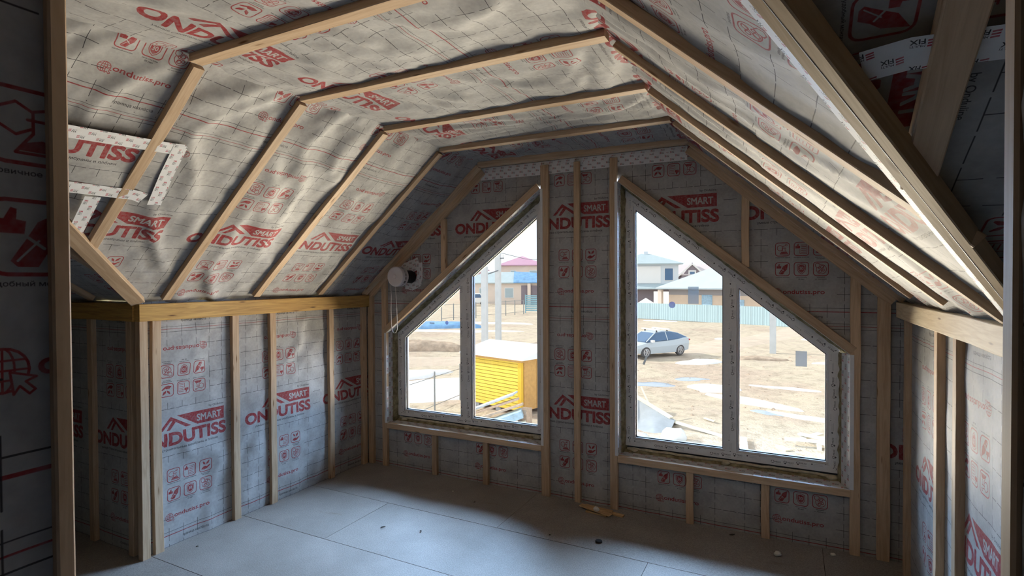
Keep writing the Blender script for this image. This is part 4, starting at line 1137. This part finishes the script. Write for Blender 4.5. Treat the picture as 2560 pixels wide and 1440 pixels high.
MB().add([(-5.2, -.6, 4.6), (.2, -.6, 4.6), (-2.5, -.6, 8.3), (-5.2, 3, 4.6), (.2, 3, 4.6), (-2.5, 3, 8.3)], [(0, 1, 2), (0, 2, 5, 3), (2, 1, 4, 5)]).build('dormer', W_BROWN, h2)
for s_ in (-1, 1): MB().beam((-2.5+s_*3.4, -.75, 4.9), (-2.5, -.75, 8.0), .3, .5, (0, 1, 0)).build('barge_board', WHITEP, h2)
f_ = MB().box(-3.3, -1.7, -.75, -.6, 5.0, 6.6).build('window', WHITEP, h2); MB().box(-.5, .5, -.12, 0, -.5, .5).build('pane', CARGLASS, f_)
h3 = house('house', 'long bungalow with a blue-grey hip roof and peach brick walls', -2.4, 64.2, -.30, 17, 11, 3.55, 3.3, W_BRICK, R_GREY, 1.2, 'hip', [(-3.5, .9, 1.3, 1.9), (4.6, .9, 1.5, 1.9)], BLUES, BLUES)
MB().box(-8.5, 8.5, -.03, .02, 2.75, 3.5).build('frieze', plain('frieze', (.45, .42, .44), .8), h3)
f_ = MB().box(-.2, .9, -.08, .02, .2, 2.3).build('door', BLUES, h3)
for x in (-9.3,): MB().box(x-.25, x+.25, -.9, -.4, 0, 3.4).build('carport_post', W_PINK, h3)
MB().box(-13.5, -8.7, 5, 5.2, 0, 3.0).build('garage_wall', W_WHITE, h3)
h4 = house('house', 'pink house with a purple hip roof far behind the left window', -54.6, 114.5, .42, 10.2, 10, 8.2, 2.3, W_PINK, R_PURP, .7, 'hip', [(-2.0, 5.0, 1.4, 2.0), (2.8, 4.6, 2.0, 2.4)], R_TEAL)
h5 = house('house', 'low bungalow with a pale teal roof and a blue tarp on it', -46.6, 90.0, .28, 17, 8, 4.1, 2.1, W_PINK, R_TEAL, .6, 'hip', [(-4.0, 1.2, 1.6, 2.0), (1.2, 1.2, 1.8, 2.0)], R_TEAL)
MB().add([(2.2, -.75, 4.1), (8.9, -.75, 4.1), (8.4, 2.6, 5.75), (1.6, 3.2, 6.2), (2.2, -.75, 4.25), (8.9, -.75, 4.25), (8.4, 2.6, 5.9), (1.6, 3.2, 6.4)], [(0, 1, 2, 3), (7, 6, 5, 4), (0, 4, 5, 1), (1, 5, 6, 2), (2, 6, 7, 3), (3, 7, 4, 0)]).build('roof_tarp', BLUE, h5)
for x in (5.2, 7.4): MB().box(x-.3, x+.3, -.7, -.2, 0, 4.0).build('porch_pillar', W_PINK, h5)
MB().box(3.6, 8.6, -.10, .0, 0, 3.6).build('porch_shade_panel', W_BROWN, h5)  # dark panel, the porch's shade put into its colour
h6 = house('house', 'dull red house peeking out left of the concrete poles', -62.0, 104, .45, 6.0, 8, 7.0, 1.8, plain('dull_red_wall', (.60, .42, .46), .8), R_PURP, .4, 'hip', [(1.6, 4.2, 1.4, 1.8)], W_PALE)
van = empty('van', (-48.4, 82.2, GZ), .5); tag(van, 'white van parked left of the pink bungalow', 'van')
MB().prism([(-2.2, -.9, .4), (2.2, -.9, .4), (2.2, -.9, 1.2), (1.5, -.9, 1.3), (1.1, -.9, 2.1), (-2.2, -.9, 2.2)], (0, 1.8, 0)).build('body', WHITEP, van)
MB().prism([(1.4, -.92, 1.35), (1.05, -.92, 2.0), (-.2, -.92, 2.0), (-.2, -.92, 1.35)], (0, 1.84, 0)).build('cab_glass', CARGLASS, van)
for x in (-1.4, 1.4):
    mb = MB(); lathe(mb, [(-.93, 0), (-.93, .34), (.93, .34), (.93, 0)], 14); mb.v = [(a+x, b, c+.34) for a, b, c in mb.v]; mb.build('wheel', TYRE, van)
hut = empty('play_hut', (-13.4, 66.5, GZ), .2); tag(hut, 'little green hut with a white roof behind the corrugated fence', 'hut')
MB().box(-.75, .75, 0, 1.4, 0, 1.5).build('wall', plain('green_hut', (.10, .62, .45), .6), hut)
MB().add([(-1.0, -.2, 1.5), (1.0, -.2, 1.5), (1.0, 1.6, 1.5), (-1.0, 1.6, 1.5), (0, .7, 2.15)], [(3, 2, 1, 0), (0, 1, 4), (1, 2, 4), (2, 3, 4), (3, 0, 4)]).build('roof', WHITEP, hut)
MB().box(-.25, .25, -.05, .02, .1, 1.2).build('door', WHITEP, hut)
# corrugated fence
CORR = plain('corrugated_sheet', (.46, .62, .69), .45, .35, var=.03, scale=1)
fa = Vector((-24.0, 63.5)); fb = Vector((5.5, 52.6)); L_ = (fb-fa).length; n_ = int(L_/1.15)
cfn = empty('corrugated_fence', (fa.x, fa.y, GZ), math.atan2(fb.y-fa.y, fb.x-fa.x)); tag(cfn, 'long pale blue corrugated sheet fence across the field', 'fence')
V = []; F = []
nz = 18
for i in range(nz+1):
    x = 1.14*i/nz; y = -.008 if i % 4 in (0, 1) else .006
    V += [(x, y, .05), (x, y, 1.85)]
for i in range(nz): F.append((2*i, 2*i+2, 2*i+3, 2*i+1))
pan = mesh('panel', V, F, CORR, cfn)
for k in range(1, n_):
    c = pan.copy(); c.location = pan.location.copy(); c.location.x += 1.15*k; link(c, cfn)
for z in (.4, 1.4): MB().box(0, L_, .03, .08, z, z+.06).build('rail', DARKM, cfn)

# tarp heap and scrap lumber below the right window
TARPG = plain('grey_tarp', (.40, .43, .46), .55, .3, var=.08, scale=5); BAG = plain('white_bag', (.90, .93, .95), .55, .3, var=.03, scale=5)
V = []; F = []; na, nb = 12, 8
r = random.Random(3)
ra, rb = Vector((-1.5, 14.3, -2.20)), Vector((.12, 13.3, -2.72)); la, lb = Vector((-1.1, 12.7, -2.95)), Vector((-.05, 12.05, -2.98))
for j in range(nb+1):
    for i in range(na+1):
        u, v = i/na, j/nb
        p = ra.lerp(rb, u).lerp(la.lerp(lb, u), v); p.z -= .12*math.sin(math.pi*v)*(.5+.5*math.sin(7*u)); p.z += r.uniform(-.015, .015)
        V.append(p)
for j in range(nb):
    for i in range(na): F.append((j*(na+1)+i, j*(na+1)+i+1, (j+1)*(na+1)+i+1, (j+1)*(na+1)+i))
V2 = [Vector((-1.75, 15.3, -2.95)), Vector((.2, 14.0, -2.98))]
n0 = len(V); V += V2; F.append((0, n0, n0+1, na))
tag(mesh('tarp', V, F, TARPG, smooth=True), 'grey tarp stretched over a pile below the right window', 'tarp')
sg = 'boards around the grey tarp'
for lab, a, b_, wd, th in (('white board along the ridge of the grey tarp', (-1.65, 14.40, -2.17), (.0, 13.38, -2.66), .16, .05), ('long pale board running from the tarp towards the mullion', (.05, 13.36, -2.76), (1.75, 12.85, -2.94), .13, .05),
                           ('thin stick leaning on the tarp ridge', (-1.25, 14.7, -2.05), (-.78, 13.95, -2.50), .04, .03), ('narrow white board leaning down over the tarp', (-1.42, 14.15, -2.25), (-1.25, 12.8, -2.85), .09, .03),
                           ('pale board lying behind the tarp', (-.95, 14.75, -2.80), (.0, 13.85, -2.88), .22, .05), ('short loose board alone in the middle of the field', (.75, 14.9, -2.93), (1.1, 14.6, -2.93), .08, .03)):
    tag(MB().beam(a, b_, wd, th).build('loose_board', FRESH), lab, 'board', sg)
tag(lump('builders_bag', None, (.30, 12.05, -2.86), .33, .24, .27, BAG, 4), 'bulging white sack in front of the grey tarp', 'sack', 'white sacks by the tarp')
tag(lump('builders_bag', None, (-.80, 11.85, -2.98), .45, .30, .20, BAG, 9), 'flat white sack at the left end of the grey tarp', 'sack', 'white sacks by the tarp')
tag(MB().beam((1.98, 12.85, -2.90), (2.10, 11.7, -2.92), .34, .10).build('white_sheet', BAG), 'white insulation sheet lying below the mullion of the right window', 'insulation sheet')
sg = 'fresh boards in the lumber heap, lower right'
for lab, a, b_, wd, th in (('long fresh board lying lengthwise on the lumber heap', (3.10, 13.05, -2.82), (4.6, 13.20, -2.80), .16, .05), ('fresh board crossing the top of the lumber heap', (3.45, 13.62, -2.78), (4.7, 13.0, -2.76), .16, .05),
                           ('short fresh board sticking out behind the lumber heap', (3.55, 13.5, -2.86), (4.0, 14.2, -2.86), .18, .05), ('fresh post propping the lumber heap', (3.92, 13.0, -2.84), (3.93, 12.95, -3.05), .10, .10), ('wide fresh board at the front of the lumber heap', (3.95, 13.05, -2.79), (4.6, 12.65, -2.82), .28, .05),
                           ('white offcut on the ground left of the lumber heap', (2.95, 12.75, -2.96), (3.2, 12.45, -2.96), .20, .04)):
    tag(MB().beam(a, b_, wd, th).build('lumber_board', FRESH), lab, 'board', sg)
tag(MB().beam((-3.80, 25.60, -3.0), (-3.64, 25.68, -2.55), .10, .06, (0, 1, 0)).build('stake', DARKM), 'short dark stake leaning in the verge below the car', 'stake')
# far trees
TREE = plain('bare_tree', (.62, .66, .70), .9, .1)
r = random.Random(12)
for k, (x, y, hgt, lab) in enumerate(((-26, 165, 9.5, 'pale bare tree far behind the dark gabled house'), (-33, 170, 8.5, 'pale bare tree far right of the teal-roofed house'), (-20, 168, 9.0, 'pale bare tree farthest right behind the bungalow'), (-82, 160, 11, 'pale bare tree left of the purple roof'), (-66, 165, 11.5, 'pale bare tree right of the purple roof'), (-74, 168, 12, 'pale bare tree straight behind the purple roof'))):
    t = empty('bare_tree', (x, y, GZ-.2)); tag(t, lab, 'tree', 'bare trees on the horizon')
    MB().tube([(0, 0, 0), (.1, 0, hgt*.5), (0, .1, hgt)], [.22, .14, .04], 6).build('trunk', TREE, t)
    mb = MB()
    for q_ in range(46):
        z0 = hgt*r.uniform(.3, .95); a = r.uniform(0, 6.28); l_ = (hgt-z0)*.45+.8
        mb.tube([(0, 0, z0), (l_*.5*math.cos(a), l_*.5*math.sin(a), z0+l_*.45), (l_*math.cos(a+.3), l_*math.sin(a+.3), z0+l_*1.0)], [.06, .04, .015], 3, False)
    mb.build('branches', TREE, t)
